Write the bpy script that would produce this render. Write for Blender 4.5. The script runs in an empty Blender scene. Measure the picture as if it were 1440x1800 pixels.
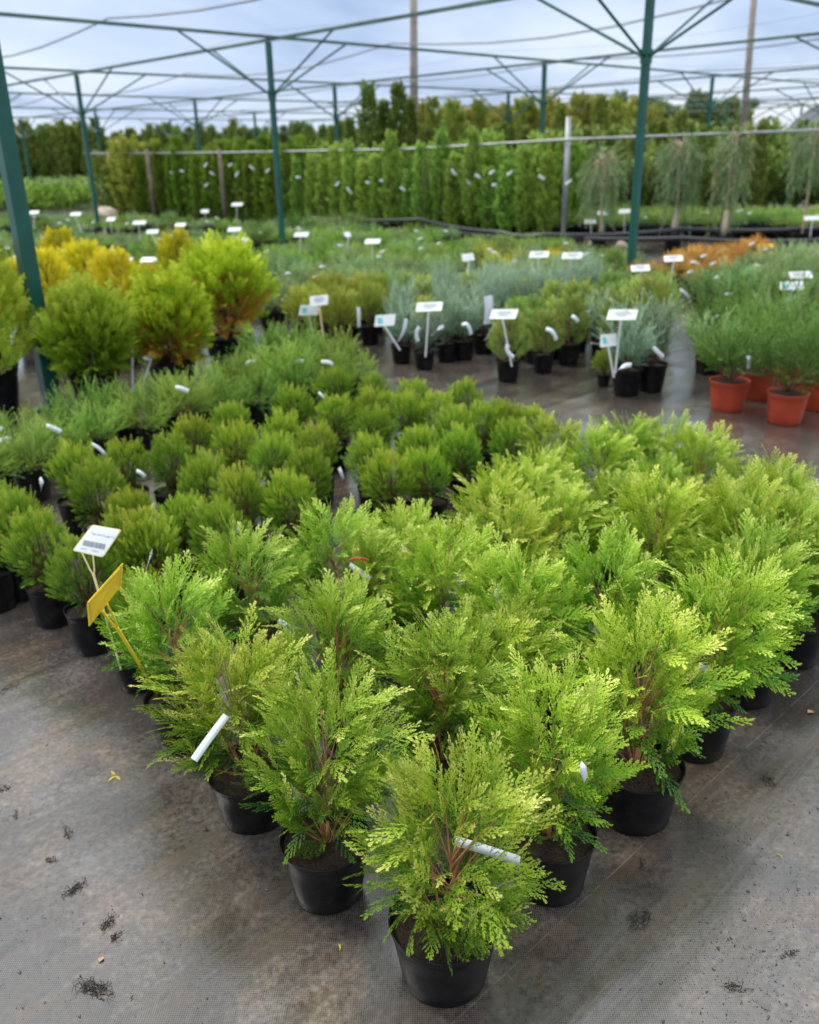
import bpy, math, random
import numpy as np
from math import sin, cos, radians, pi, sqrt
from mathutils import Vector, Matrix, noise

rng = np.random.default_rng(7)
random.seed(7)
sc = bpy.context.scene
col = sc.collection

# ------------------------------------------------------------------ camera
F_PX = 1548.0; PITCH = radians(22.11); ROLL = radians(1.22); CAM_H = 1.5
fwd = np.array([0, cos(PITCH), -sin(PITCH)])
rt0 = np.array([1.0, 0, 0]); up0 = np.cross(rt0, fwd)
rt = cos(ROLL) * rt0 - sin(ROLL) * up0
up = cos(ROLL) * up0 + sin(ROLL) * rt0
cam_pos = np.array([0, 0, CAM_H])
cam = bpy.data.cameras.new('camera')
cam_o = bpy.data.objects.new('camera', cam); col.objects.link(cam_o)
m = Matrix.Identity(4)
for r in range(3):
    m[r][0] = rt[r]; m[r][1] = up[r]; m[r][2] = -fwd[r]; m[r][3] = cam_pos[r]
cam_o.matrix_world = m
cam.sensor_fit = 'HORIZONTAL'; cam.sensor_width = 36.0; cam.lens = 36.0 * F_PX / 1440.0
cam.clip_start = 0.05; cam.clip_end = 1500
cam.dof.use_dof = True; cam.dof.focus_distance = 1.72; cam.dof.aperture_fstop = cam.lens / 8.2
sc.camera = cam_o

# ------------------------------------------------------------------ world, sun, exposure
SUN_EL = radians(52); SUN_AZ = radians(-62)          # direction the light comes from, azimuth from +Y towards +X
w = bpy.data.worlds.new('World'); sc.world = w; w.use_nodes = True
nt = w.node_tree; nt.nodes.clear()
def N(nt, typ, **kw):
    n = nt.nodes.new(typ)
    for k, v in kw.items(): setattr(n, k, v)
    return n
sky = N(nt, 'ShaderNodeTexSky', sky_type='NISHITA'); sky.sun_disc = False
sky.sun_elevation = SUN_EL; sky.sun_rotation = SUN_AZ; sky.air_density = 1.0; sky.dust_density = 1.5
bg1 = N(nt, 'ShaderNodeBackground'); bg1.inputs[1].default_value = 0.10
nt.links.new(sky.outputs[0], bg1.inputs[0])
tc = N(nt, 'ShaderNodeTexCoord')
sep = N(nt, 'ShaderNodeSeparateXYZ'); nt.links.new(tc.outputs['Generated'], sep.inputs[0])
# project the direction onto a cloud layer so bands flatten towards the horizon
zc = N(nt, 'ShaderNodeMath', operation='ADD'); nt.links.new(sep.outputs[2], zc.inputs[0]); zc.inputs[1].default_value = 0.12
zm = N(nt, 'ShaderNodeMath', operation='MAXIMUM'); nt.links.new(zc.outputs[0], zm.inputs[0]); zm.inputs[1].default_value = 0.05
dv = N(nt, 'ShaderNodeVectorMath', operation='DIVIDE'); nt.links.new(tc.outputs['Generated'], dv.inputs[0])
cmb = N(nt, 'ShaderNodeCombineXYZ')
for i in range(3): nt.links.new(zm.outputs[0], cmb.inputs[i])
nt.links.new(cmb.outputs[0], dv.inputs[1])
mp = N(nt, 'ShaderNodeMapping'); mp.inputs['Scale'].default_value = (0.75, 0.45, 0.0)
mp.inputs['Rotation'].default_value = (0, 0, radians(12)); mp.inputs['Location'].default_value = (1.3, 0.4, 0)
nt.links.new(dv.outputs[0], mp.inputs[0])
nz = N(nt, 'ShaderNodeTexNoise'); nz.inputs['Scale'].default_value = 0.9; nz.inputs['Detail'].default_value = 5
nz.inputs['Roughness'].default_value = 0.5; nz.inputs['Distortion'].default_value = 0.6
nt.links.new(mp.outputs[0], nz.inputs[0])
cr = N(nt, 'ShaderNodeValToRGB'); e = cr.color_ramp.elements
e[0].position = 0.36; e[0].color = (0.34, 0.46, 0.70, 1)
e[1].position = 0.66; e[1].color = (0.80, 0.88, 1.0, 1)
x = cr.color_ramp.elements.new(0.5); x.color = (0.54, 0.66, 0.88, 1)
nt.links.new(nz.outputs[0], cr.inputs[0])
# an overcast sky is brighter overhead than at the horizon
mr = N(nt, 'ShaderNodeMapRange'); mr.inputs['From Min'].default_value = 0.18; mr.inputs['From Max'].default_value = 0.8
mr.inputs['To Min'].default_value = 0.86; mr.inputs['To Max'].default_value = 2.3
nt.links.new(sep.outputs[2], mr.inputs[0])
mr2 = N(nt, 'ShaderNodeMapRange'); mr2.inputs['From Min'].default_value = 0.16; mr2.inputs['From Max'].default_value = 0.6
mr2.inputs['To Max'].default_value = 0.85; nt.links.new(sep.outputs[2], mr2.inputs[0])
neu = N(nt, 'ShaderNodeMixRGB'); neu.inputs[2].default_value = (0.77, 0.79, 0.79, 1)      # thick cloud overhead is neutral grey-white
nt.links.new(mr2.outputs[0], neu.inputs[0]); nt.links.new(cr.outputs[0], neu.inputs[1])
bg2 = N(nt, 'ShaderNodeBackground'); nt.links.new(neu.outputs[0], bg2.inputs[0]); nt.links.new(mr.outputs[0], bg2.inputs[1])
mx = N(nt, 'ShaderNodeMixShader'); mx.inputs[0].default_value = 0.88
nt.links.new(bg1.outputs[0], mx.inputs[1]); nt.links.new(bg2.outputs[0], mx.inputs[2])
wo = N(nt, 'ShaderNodeOutputWorld'); nt.links.new(mx.outputs[0], wo.inputs[0])

sun = bpy.data.lights.new('sun', 'SUN'); sun.energy = 1.5; sun.angle = radians(12); sun.color = (1.0, 0.95, 0.85)
sun_o = bpy.data.objects.new('sun', sun); col.objects.link(sun_o)
sd = Vector((sin(SUN_AZ) * cos(SUN_EL), cos(SUN_AZ) * cos(SUN_EL), sin(SUN_EL)))
sun_o.rotation_euler = sd.to_track_quat('Z', 'Y').to_euler()
vs = sc.view_settings; vs.view_transform = 'Standard'; vs.look = 'None'; vs.gamma = 1; vs.use_curve_mapping = False
vs.exposure = 0.48
sc.cycles.max_bounces = 6; sc.cycles.diffuse_bounces = 3; sc.cycles.glossy_bounces = 3; sc.cycles.transmission_bounces = 3
sc.cycles.transparent_max_bounces = 6
sc.cycles.use_denoising = True

# ------------------------------------------------------------------ helpers
def at(px, py, z=0.0):
    d = fwd + rt * (px - 720) / F_PX - up * (py - 900) / F_PX
    return cam_pos + d * ((z - CAM_H) / d[2])
def atY(px, py, Y):
    d = fwd + rt * (px - 720) / F_PX - up * (py - 900) / F_PX
    return cam_pos + d * (Y / d[1])
def proj(p):
    v = np.asarray(p, float) - cam_pos; z = v @ fwd
    return 720 + F_PX * (v @ rt) / z, 900 - F_PX * (v @ up) / z
A46 = radians(46.5)
E2 = np.array([-sin(radians(43.5)), cos(radians(43.5)), 0.0])      # bed direction, away to the left
E1 = np.array([sin(A46), cos(A46), 0.0])                            # bed direction, away to the right

def props(o, label=None, cat=None, group=None, kind=None):
    if label: o['label'] = label
    if cat: o['category'] = cat
    if group: o['group'] = group
    if kind: o['kind'] = kind
    return o
def empty(name, loc=(0, 0, 0), rz=0.0):
    o = bpy.data.objects.new(name, None); col.objects.link(o)
    o.empty_display_size = 0.05
    o.location = loc; o.rotation_euler = (0, 0, rz); return o
def mesh_np(name, V, Q, mat, attr=None, smooth=False, uv=None):
    """V (n,3), Q (m,k) faces of one size or list of such arrays."""
    me = bpy.data.meshes.new(name)
    V = np.asarray(V, np.float32)
    Qs = Q if isinstance(Q, list) and isinstance(Q[0], np.ndarray) else [Q]
    Qs = [np.asarray(q, np.int32) for q in Qs if len(q)]
    me.vertices.add(len(V)); me.vertices.foreach_set('co', V.ravel())
    nl = sum(q.size for q in Qs); nf = sum(len(q) for q in Qs)
    me.loops.add(nl); me.loops.foreach_set('vertex_index', np.concatenate([q.ravel() for q in Qs]))
    me.polygons.add(nf)
    st = []; c = 0
    for q in Qs:
        st.append(c + np.arange(len(q)) * q.shape[1]); c += q.size
    me.polygons.foreach_set('loop_start', np.concatenate(st).astype(np.int32))
    if smooth: me.polygons.foreach_set('use_smooth', np.ones(nf, bool))
    if attr is not None:
        for k, a in attr.items():
            at_ = me.attributes.new(k, 'FLOAT', 'POINT'); at_.data.foreach_set('value', np.asarray(a, np.float32))
    me.update(calc_edges=True); me.validate()
    if mat: me.materials.append(mat)
    return me
def obj(name, me, parent=None, loc=None):
    o = bpy.data.objects.new(name, me); col.objects.link(o)
    if parent is not None: o.parent = parent
    if loc is not None: o.location = loc
    return o
def copy_tree(root):
    r = root.copy(); col.objects.link(r)
    for ch in root.children:
        c = ch.copy(); col.objects.link(c); c.parent = r
        for g in ch.children:
            d = g.copy(); col.objects.link(d); d.parent = c
    return r

class MB:
    """collects boxes, tubes, discs into one mesh"""
    def __init__(s): s.v = []; s.f = []; s.n = 0
    def add(s, V, F):
        s.v.append(np.asarray(V, float)); s.f += [tuple(int(i) + s.n for i in f) for f in F]; s.n += len(V)
    def box(s, c, size, R=None):
        hx, hy, hz = np.asarray(size) / 2
        V = np.array([[x, y, z] for x in (-hx, hx) for y in (-hy, hy) for z in (-hz, hz)])
        if R is not None: V = V @ np.asarray(R).T
        s.add(V + np.asarray(c), [(0, 1, 3, 2), (4, 6, 7, 5), (0, 4, 5, 1), (2, 3, 7, 6), (0, 2, 6, 4), (1, 5, 7, 3)])
    def tube(s, P, r, n=6, cap=True, square=False, ref=None):
        P = np.asarray(P, float); r = np.broadcast_to(r, len(P))
        T = np.gradient(P, axis=0); T /= np.linalg.norm(T, axis=1)[:, None] + 1e-9
        a0 = np.array([0, 0, 1.0]) if ref is None else np.asarray(ref, float)
        if abs(T[0] @ a0) > 0.95: a0 = np.array([1.0, 0, 0])
        U = a0 - (T @ a0)[:, None] * T; U /= np.linalg.norm(U, axis=1)[:, None]
        W = np.cross(T, U)
        if square: n = 4
        th = np.arange(n) * 2 * pi / n + (pi / 4 if square else 0)
        k = sqrt(2) if square else 1
        V = (P[:, None] + k * r[:, None, None] * (np.cos(th)[None, :, None] * U[:, None] + np.sin(th)[None, :, None] * W[:, None])).reshape(-1, 3)
        Fs = []
        for i in range(len(P) - 1):
            for j in range(n):
                a = i * n + j; b = i * n + (j + 1) % n
                Fs.append((a, b, b + n, a + n))
        if cap:
            Fs.append(tuple(range(n - 1, -1, -1))); Fs.append(tuple(range((len(P) - 1) * n, len(P) * n)))
        s.add(V, Fs)
    def build(s, name, mat, smooth=False):
        me = bpy.data.meshes.new(name); me.from_pydata(np.concatenate(s.v).tolist(), [], s.f)
        if smooth: me.polygons.foreach_set('use_smooth', np.ones(len(me.polygons), bool))
        me.update(); me.materials.append(mat); return me

def lathe(prof, n=28):
    V = []; F = []
    for (r, z) in prof:
        for j in range(n):
            a = 2 * pi * j / n; V.append((r * cos(a), r * sin(a), z))
    for i in range(len(prof) - 1):
        for j in range(n):
            a = i * n + j; b = i * n + (j + 1) % n; F.append((a, b, b + n, a + n))
    return V, F

# ------------------------------------------------------------------ materials
def mat_new(name):
    m = bpy.data.materials.new(name); m.use_nodes = True; nt = m.node_tree
    b = nt.nodes['Principled BSDF']; return m, nt, b
def L(nt, a, b): nt.links.new(a, b)
def simple(name, color, rough=0.5, metal=0.0, bump=0.0, bscale=80, var=0.0, spec=0.5):
    m, nt, b = mat_new(name)
    b.inputs['Base Color'].default_value = (*color, 1); b.inputs['Roughness'].default_value = rough; b.inputs['Metallic'].default_value = metal
    b.inputs['Specular IOR Level'].default_value = spec
    if bump or var:
        tc = N(nt, 'ShaderNodeTexCoord'); n = N(nt, 'ShaderNodeTexNoise'); n.inputs['Scale'].default_value = bscale; n.inputs['Detail'].default_value = 5
        L(nt, tc.outputs['Object'], n.inputs[0])
        if bump:
            bp = N(nt, 'ShaderNodeBump'); bp.inputs['Strength'].default_value = bump; bp.inputs['Distance'].default_value = 0.002
            L(nt, n.outputs[0], bp.inputs['Height']); L(nt, bp.outputs[0], b.inputs['Normal'])
        if var:
            r = N(nt, 'ShaderNodeValToRGB'); r.color_ramp.elements[0].position = .3; r.color_ramp.elements[1].position = .7
            r.color_ramp.elements[0].color = (*[c * (1 - var) for c in color], 1); r.color_ramp.elements[1].color = (*[min(1, c * (1 + var)) for c in color], 1)
            n2 = N(nt, 'ShaderNodeTexNoise'); n2.inputs['Scale'].default_value = bscale / 6; n2.inputs['Detail'].default_value = 6
            L(nt, tc.outputs['Object'], n2.inputs[0]); L(nt, n2.outputs[0], r.inputs[0]); L(nt, r.outputs[0], b.inputs['Base Color'])
    return m

def foliage_mat(name, stops, rough=0.5, transl=0.14, hue=0.03, val=0.25):
    """stops: (pos, rgb) along the 'tip' attribute: 0 old inner growth plus painted crown shade, 1 young shoot tips"""
    m, nt, b = mat_new(name)
    a = N(nt, 'ShaderNodeAttribute', attribute_name='tip')
    oi = N(nt, 'ShaderNodeObjectInfo')
    tc = N(nt, 'ShaderNodeTexCoord')
    n = N(nt, 'ShaderNodeTexNoise'); n.inputs['Scale'].default_value = 14; n.inputs['Detail'].default_value = 2
    L(nt, tc.outputs['Object'], n.inputs[0])
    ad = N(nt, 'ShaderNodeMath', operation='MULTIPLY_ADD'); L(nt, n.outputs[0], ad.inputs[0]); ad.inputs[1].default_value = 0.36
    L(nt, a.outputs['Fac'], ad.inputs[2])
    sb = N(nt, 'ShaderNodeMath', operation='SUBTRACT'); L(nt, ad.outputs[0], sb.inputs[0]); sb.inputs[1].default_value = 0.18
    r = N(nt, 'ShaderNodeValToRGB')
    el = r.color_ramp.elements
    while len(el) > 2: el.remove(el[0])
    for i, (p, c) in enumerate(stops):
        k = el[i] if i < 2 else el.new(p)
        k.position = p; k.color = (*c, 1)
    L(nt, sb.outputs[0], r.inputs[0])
    h = N(nt, 'ShaderNodeHueSaturation')
    m1 = N(nt, 'ShaderNodeMapRange'); m1.inputs['To Min'].default_value = 0.5 - hue; m1.inputs['To Max'].default_value = 0.5 + hue
    L(nt, oi.outputs['Random'], m1.inputs[0]); L(nt, m1.outputs[0], h.inputs['Hue'])
    fr = N(nt, 'ShaderNodeMath', operation='MULTIPLY'); L(nt, oi.outputs['Random'], fr.inputs[0]); fr.inputs[1].default_value = 7.31
    fr2 = N(nt, 'ShaderNodeMath', operation='FRACT'); L(nt, fr.outputs[0], fr2.inputs[0])
    m2 = N(nt, 'ShaderNodeMapRange'); m2.inputs['To Min'].default_value = 1 - val; m2.inputs['To Max'].default_value = 1 + val
    L(nt, fr2.outputs[0], m2.inputs[0]); L(nt, m2.outputs[0], h.inputs['Value'])
    L(nt, r.outputs[0], h.inputs['Color'])
    L(nt, h.outputs[0], b.inputs['Base Color']); b.inputs['Roughness'].default_value = rough; b.inputs['Specular IOR Level'].default_value = 0.18
    tr = N(nt, 'ShaderNodeBsdfTranslucent'); L(nt, h.outputs[0], tr.inputs[0])
    mx = N(nt, 'ShaderNodeMixShader'); mx.inputs[0].default_value = transl
    out = nt.nodes['Material Output']
    L(nt, b.outputs[0], mx.inputs[1]); L(nt, tr.outputs[0], mx.inputs[2]); L(nt, mx.outputs[0], out.inputs[0])
    return m

M = {}
M['lime'] = foliage_mat('lime_thuja', [(0, (.008, .045, .010)), (.3, (.036, .14, .014)), (.54, (.16, .335, .020)), (.76, (.36, .50, .038)), (1, (.78, .77, .24))], hue=.018, val=.2)  # inner stops deepened: old growth plus shade painted inside the crown
M['globe'] = foliage_mat('globe_thuja', [(0, (.010, .045, .010)), (.28, (.06, .16, .014)), (.5, (.20, .37, .024)), (.75, (.42, .50, .05)), (1, (.62, .48, .14))], hue=.015, val=.2)  # low stops: old growth, and painted shade low and deep in the ball
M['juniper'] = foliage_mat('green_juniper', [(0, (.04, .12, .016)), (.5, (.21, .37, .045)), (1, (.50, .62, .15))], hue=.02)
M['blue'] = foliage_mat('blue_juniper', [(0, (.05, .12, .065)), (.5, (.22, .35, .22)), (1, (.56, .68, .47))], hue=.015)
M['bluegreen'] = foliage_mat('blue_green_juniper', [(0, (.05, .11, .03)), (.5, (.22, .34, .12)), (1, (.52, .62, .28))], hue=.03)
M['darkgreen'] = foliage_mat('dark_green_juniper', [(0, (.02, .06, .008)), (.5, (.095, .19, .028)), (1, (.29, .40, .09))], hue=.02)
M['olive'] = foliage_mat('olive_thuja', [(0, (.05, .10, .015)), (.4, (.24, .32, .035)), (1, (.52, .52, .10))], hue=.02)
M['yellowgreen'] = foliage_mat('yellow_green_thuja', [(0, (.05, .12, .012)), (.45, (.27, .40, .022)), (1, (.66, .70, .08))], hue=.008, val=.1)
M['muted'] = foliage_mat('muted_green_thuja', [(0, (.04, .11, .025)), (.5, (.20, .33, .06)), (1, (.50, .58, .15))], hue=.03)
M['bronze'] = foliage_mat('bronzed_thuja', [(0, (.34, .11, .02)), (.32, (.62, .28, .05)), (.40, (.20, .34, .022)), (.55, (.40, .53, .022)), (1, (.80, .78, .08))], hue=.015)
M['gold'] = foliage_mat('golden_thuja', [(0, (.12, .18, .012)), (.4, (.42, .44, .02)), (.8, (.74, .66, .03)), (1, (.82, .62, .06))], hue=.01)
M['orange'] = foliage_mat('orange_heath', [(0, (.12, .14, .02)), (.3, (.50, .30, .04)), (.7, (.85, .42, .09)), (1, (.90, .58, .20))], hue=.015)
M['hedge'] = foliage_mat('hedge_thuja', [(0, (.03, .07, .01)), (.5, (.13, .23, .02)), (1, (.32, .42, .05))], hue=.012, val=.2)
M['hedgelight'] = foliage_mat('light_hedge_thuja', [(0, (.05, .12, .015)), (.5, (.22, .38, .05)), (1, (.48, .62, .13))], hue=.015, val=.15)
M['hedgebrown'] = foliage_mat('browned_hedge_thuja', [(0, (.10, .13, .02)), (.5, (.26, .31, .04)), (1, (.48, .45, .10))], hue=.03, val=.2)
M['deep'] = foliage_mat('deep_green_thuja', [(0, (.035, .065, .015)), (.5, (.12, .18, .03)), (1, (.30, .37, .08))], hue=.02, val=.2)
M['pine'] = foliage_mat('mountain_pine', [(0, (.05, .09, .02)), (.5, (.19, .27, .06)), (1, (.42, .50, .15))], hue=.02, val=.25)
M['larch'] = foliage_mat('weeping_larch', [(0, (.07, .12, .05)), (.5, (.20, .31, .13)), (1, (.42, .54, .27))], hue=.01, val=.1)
M['moss'] = foliage_mat('moss', [(0, (.03, .06, .01)), (1, (.13, .19, .03))])
M['weed'] = foliage_mat('weed_leaves', [(0, (.05, .2, .03)), (1, (.2, .45, .08))])
M['pot'] = simple('black_pot_plastic', (.004, .004, .005), .36, bump=.25, bscale=160, var=.4, spec=.14)
DUSTY_AFTER = 1
def dusty(m_, dust, fac):
    nt = m_.node_tree; b = nt.nodes['Principled BSDF']; src = b.inputs['Base Color'].links[0].from_socket
    tc = N(nt, 'ShaderNodeTexCoord'); oi = N(nt, 'ShaderNodeObjectInfo'); ad = N(nt, 'ShaderNodeVectorMath', operation='ADD')
    L(nt, tc.outputs['Object'], ad.inputs[0]); L(nt, oi.outputs['Location'], ad.inputs[1])
    n = N(nt, 'ShaderNodeTexNoise'); n.inputs['Scale'].default_value = 18; n.inputs['Detail'].default_value = 9; n.inputs['Roughness'].default_value = .75; L(nt, ad.outputs[0], n.inputs[0])
    r = N(nt, 'ShaderNodeValToRGB'); r.color_ramp.elements[0].position = .46; r.color_ramp.elements[1].position = .68; L(nt, n.outputs[0], r.inputs[0])
    mu = N(nt, 'ShaderNodeMath', operation='MULTIPLY'); L(nt, r.outputs[0], mu.inputs[0]); mu.inputs[1].default_value = fac
    mx = N(nt, 'ShaderNodeMixRGB'); L(nt, mu.outputs[0], mx.inputs[0]); L(nt, src, mx.inputs[1]); mx.inputs[2].default_value = (*dust, 1); L(nt, mx.outputs[0], b.inputs['Base Color'])
    ro = N(nt, 'ShaderNodeMapRange'); L(nt, mu.outputs[0], ro.inputs[0]); ro.inputs['To Min'].default_value = .34; ro.inputs['To Max'].default_value = .8; L(nt, ro.outputs[0], b.inputs['Roughness'])
dusty(M['pot'], (.045, .037, .030), .35)
M['pot_orange'] = simple('terracotta_plastic', (.36, .042, .012), .5, bump=.15, bscale=60, var=.15)
M['bark'] = simple('reddish_twig_bark', (.30, .12, .045), .7, var=.4, bscale=200)
M['bark_dark'] = simple('dark_twig_bark', (.10, .05, .025), .8, var=.4, bscale=100)
M['trunk_pale'] = simple('pale_trunk_bark', (.38, .28, .19), .8, var=.4, bscale=60)
M['green_paint'] = simple('green_painted_steel', (.003, .075, .055), .38, var=.25, bscale=30)
M['beam_paint'] = simple('weathered_green_steel', (.07, .13, .10), .5, var=.4, bscale=20)
M['galv'] = simple('galvanised_steel', (.30, .31, .32), .45, metal=.6, var=.2, bscale=30)
M['wire'] = simple('dull_wire', (.12, .13, .14), .5, metal=.3)
M['wood'] = simple('weathered_post_wood', (.17, .13, .10), .85, var=.4, bscale=30)
M['pole'] = simple('grey_pole_wood', (.24, .20, .17), .85, var=.3, bscale=20)
M['pipe'] = simple('black_water_pipe', (.03, .032, .034), .4)
M['white'] = simple('white_plastic', (.66, .68, .69), .35)
M['tag'] = simple('white_label_film', (.62, .66, .70), .3)
M['cream'] = simple('cream_stake_plastic', (.72, .58, .30), .45)
M['yellow'] = simple('yellow_sign_plastic', (.95, .66, .02), .4, var=.08, bscale=60)
M['print'] = simple('grey_print', (.16, .18, .22), .6)
M['teal_print'] = simple('teal_print', (.10, .50, .52), .5)
M['redtag'] = simple('red_ribbon', (.55, .06, .05), .5)
M['film'] = simple('greenhouse_film', (.42, .43, .44), .35, var=.1, bscale=10)
M['stone'] = simple('pale_stone', (.45, .36, .28), .9, var=.3, bscale=30)
M['dryleaf'] = simple('dry_leaf', (.42, .26, .13), .7, var=.3, bscale=100)
M['clay'] = simple('dug_earth', (.16, .11, .075), .95, var=.4, bscale=10, bump=.6)
M['fibre'] = simple('black_frayed_fibre', (.012, .012, .012), .45)

def soil_mat():
    m, nt, b = mat_new('peat_soil')
    tc = N(nt, 'ShaderNodeTexCoord'); oi = N(nt, 'ShaderNodeObjectInfo')
    ad = N(nt, 'ShaderNodeVectorMath', operation='ADD'); L(nt, tc.outputs['Object'], ad.inputs[0]); L(nt, oi.outputs['Location'], ad.inputs[1])
    n = N(nt, 'ShaderNodeTexNoise'); n.inputs['Scale'].default_value = 240; n.inputs['Detail'].default_value = 8; n.inputs['Roughness'].default_value = .7
    L(nt, ad.outputs[0], n.inputs[0])
    r = N(nt, 'ShaderNodeValToRGB'); e = r.color_ramp.elements
    e[0].position = .38; e[0].color = (.006, .004, .003, 1); e[1].position = .66; e[1].color = (.075, .045, .028, 1)
    x = e.new(.56); x.color = (.028, .017, .011, 1)
    L(nt, n.outputs[0], r.inputs[0])
    n2 = N(nt, 'ShaderNodeTexNoise'); n2.inputs['Scale'].default_value = 22; n2.inputs['Detail'].default_value = 4; L(nt, ad.outputs[0], n2.inputs[0])
    r2 = N(nt, 'ShaderNodeValToRGB'); r2.color_ramp.elements[0].position = .58; r2.color_ramp.elements[1].position = .70
    L(nt, n2.outputs[0], r2.inputs[0])
    mx = N(nt, 'ShaderNodeMixRGB'); mx.inputs[2].default_value = (.05, .07, .012, 1)
    sc_ = N(nt, 'ShaderNodeMath', operation='MULTIPLY'); L(nt, r2.outputs[0], sc_.inputs[0]); sc_.inputs[1].default_value = .7
    L(nt, sc_.outputs[0], mx.inputs[0]); L(nt, r.outputs[0], mx.inputs[1]); L(nt, mx.outputs[0], b.inputs['Base Color'])
    b.inputs['Roughness'].default_value = .85; b.inputs['Specular IOR Level'].default_value = .25
    bp = N(nt, 'ShaderNodeBump'); bp.inputs['Strength'].default_value = 1; bp.inputs['Distance'].default_value = .004
    L(nt, n.outputs[0], bp.inputs['Height']); L(nt, bp.outputs[0], b.inputs['Normal'])
    return m
M['soil'] = soil_mat()

def fabric_mat():
    m, nt, b = mat_new('woven_ground_fabric')
    tc = N(nt, 'ShaderNodeTexCoord')
    def mapping(rot, scale, src=None):
        mp = N(nt, 'ShaderNodeMapping'); mp.inputs['Rotation'].default_value = (0, 0, rot); mp.inputs['Scale'].default_value = scale
        L(nt, tc.outputs['Object'] if src is None else src, mp.inputs[0]); return mp.outputs[0]
    def noise_(vec, s, d=5, ro=.55, di=0.0):
        n = N(nt, 'ShaderNodeTexNoise'); n.inputs['Scale'].default_value = s; n.inputs['Detail'].default_value = d; n.inputs['Roughness'].default_value = ro
        n.inputs['Distortion'].default_value = di
        L(nt, vec, n.inputs[0]); return n.outputs[0]
    def ramp(f, a, b_, ca=(0, 0, 0, 1), cb=(1, 1, 1, 1)):
        r = N(nt, 'ShaderNodeValToRGB'); r.color_ramp.elements[0].position = a; r.color_ramp.elements[1].position = b_
        r.color_ramp.elements[0].color = ca; r.color_ramp.elements[1].color = cb; L(nt, f, r.inputs[0]); return r.outputs[0]
    def math_(op, a, b_=None, c=None):
        n = N(nt, 'ShaderNodeMath', operation=op)
        for i, q in enumerate((a, b_, c)):
            if q is None: continue
            if isinstance(q, (int, float)): n.inputs[i].default_value = q
            else: L(nt, q, n.inputs[i])
        return n.outputs[0]
    def mix(f, a, b_, bt='MIX'):
        n = N(nt, 'ShaderNodeMixRGB', blend_type=bt)
        if isinstance(f, (int, float)): n.inputs[0].default_value = f
        else: L(nt, f, n.inputs[0])
        for i, q in ((1, a), (2, b_)):
            if isinstance(q, tuple): n.inputs[i].default_value = q
            else: L(nt, q, n.inputs[i])
        return n.outputs[0]
    base = mapping(radians(0), (1, 1, 1))
    # streaks run along the strips of fabric (away to the right)
    st = mapping(radians(-43.5), (1, 1, 1)); stv = N(nt, 'ShaderNodeVectorMath', operation='MULTIPLY'); L(nt, st, stv.inputs[0]); stv.inputs[1].default_value = (1.1, 14.0, 1)
    streak = noise_(stv.outputs[0], 1.6, 6, .6, .4)
    rot = mapping(radians(-43.5), (1, 1, 1)); sp = N(nt, 'ShaderNodeSeparateXYZ'); L(nt, rot, sp.inputs[0])
    big = noise_(base, 1.7, 6, .62, .8)
    med = noise_(base, 8, 7, .65, .6)
    fine = noise_(base, 70, 6, .7)
    vf = noise_(base, 420, 3, .7)
    silt_f = ramp(math_('ADD', math_('MULTIPLY', big, .76), math_('MULTIPLY', streak, .24)), .45, .58)
    silt_f2 = math_('MULTIPLY', silt_f, math_('ADD', .05, math_('MULTIPLY', ramp(math_('ADD', math_('MULTIPLY', med, .6), math_('MULTIPLY', fine, .4)), .34, .64), .95)))
    tan_f = ramp(noise_(base, 4.3, 6, .65, .5), .42, .56)
    c_fab = mix(ramp(fine, .35, .7), (.020, .017, .015, 1), (.064, .056, .048, 1))
    c_silt = mix(ramp(fine, .3, .7), (.060, .054, .050, 1), (.175, .160, .148, 1))
    c_tan = mix(ramp(fine, .3, .7), (.095, .067, .045, 1), (.26, .198, .14, 1))
    c_s = mix(tan_f, c_silt, c_tan)
    c = mix(silt_f2, c_fab, c_s)
    fsv = N(nt, 'ShaderNodeVectorMath', operation='MULTIPLY'); L(nt, st, fsv.inputs[0]); fsv.inputs[1].default_value = (2.2, 75.0, 1)
    fst = noise_(fsv.outputs[0], 1.0, 5, .6, .3)
    c = mix(math_('MULTIPLY', ramp(fst, .50, .66), .22), c, (.022, .019, .017, 1))
    c = mix(math_('MULTIPLY', ramp(noise_(base, .55, 3, .5, .2), .48, .62), .55), c, mix(.8, c, (.030, .024, .019, 1)))
    # brown organic stains
    br = ramp(noise_(stv.outputs[0], 1.3, 6, .65, 1.0), .50, .64)
    c = mix(math_('MULTIPLY', br, .7), c, (.062, .042, .026, 1))
    for (lx, ly) in ((1180, 1440), (760, 690), (800, 715)):
        v0 = float(at(lx, ly) @ E2)
        dist = math_('ABSOLUTE', math_('SUBTRACT', math_('ADD', sp.outputs[1], math_('MULTIPLY', math_('SUBTRACT', med, .5), .006)), v0))
        c = mix(math_('MULTIPLY', math_('MULTIPLY', ramp(med, .40, .58), math_('LESS_THAN', dist, .0016 if ly > 900 else .007)), .30), c, (.30, .28, .25, 1))
    # scattered dark grit
    gr = ramp(vf, .66, .72)
    c = mix(math_('MULTIPLY', gr, .55), c, (.02, .017, .014, 1))
    # weave (square yarns 2.6 mm apart)
    K = 2 * pi / 0.0060
    sx = math_('SINE', math_('MULTIPLY', sp.outputs[0], K)); sy = math_('SINE', math_('MULTIPLY', sp.outputs[1], K))
    wv = math_('MULTIPLY', sx, sy)
    wshow = math_('ADD', .35, math_('MULTIPLY', ramp(noise_(base, 3.1, 5, .6, .3), .40, .62), .65))
    c = mix(math_('MULTIPLY', math_('MULTIPLY', ramp(wv, .30, .60), wshow), .68), c, mix(.5, c, (.30, .27, .24, 1)))
    L(nt, c, b.inputs['Base Color'])
    rr = math_('ADD', .06, math_('MULTIPLY', med, .28))
    wet = ramp(noise_(base, .9, 4, .5, .3), .40, .62)
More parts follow.
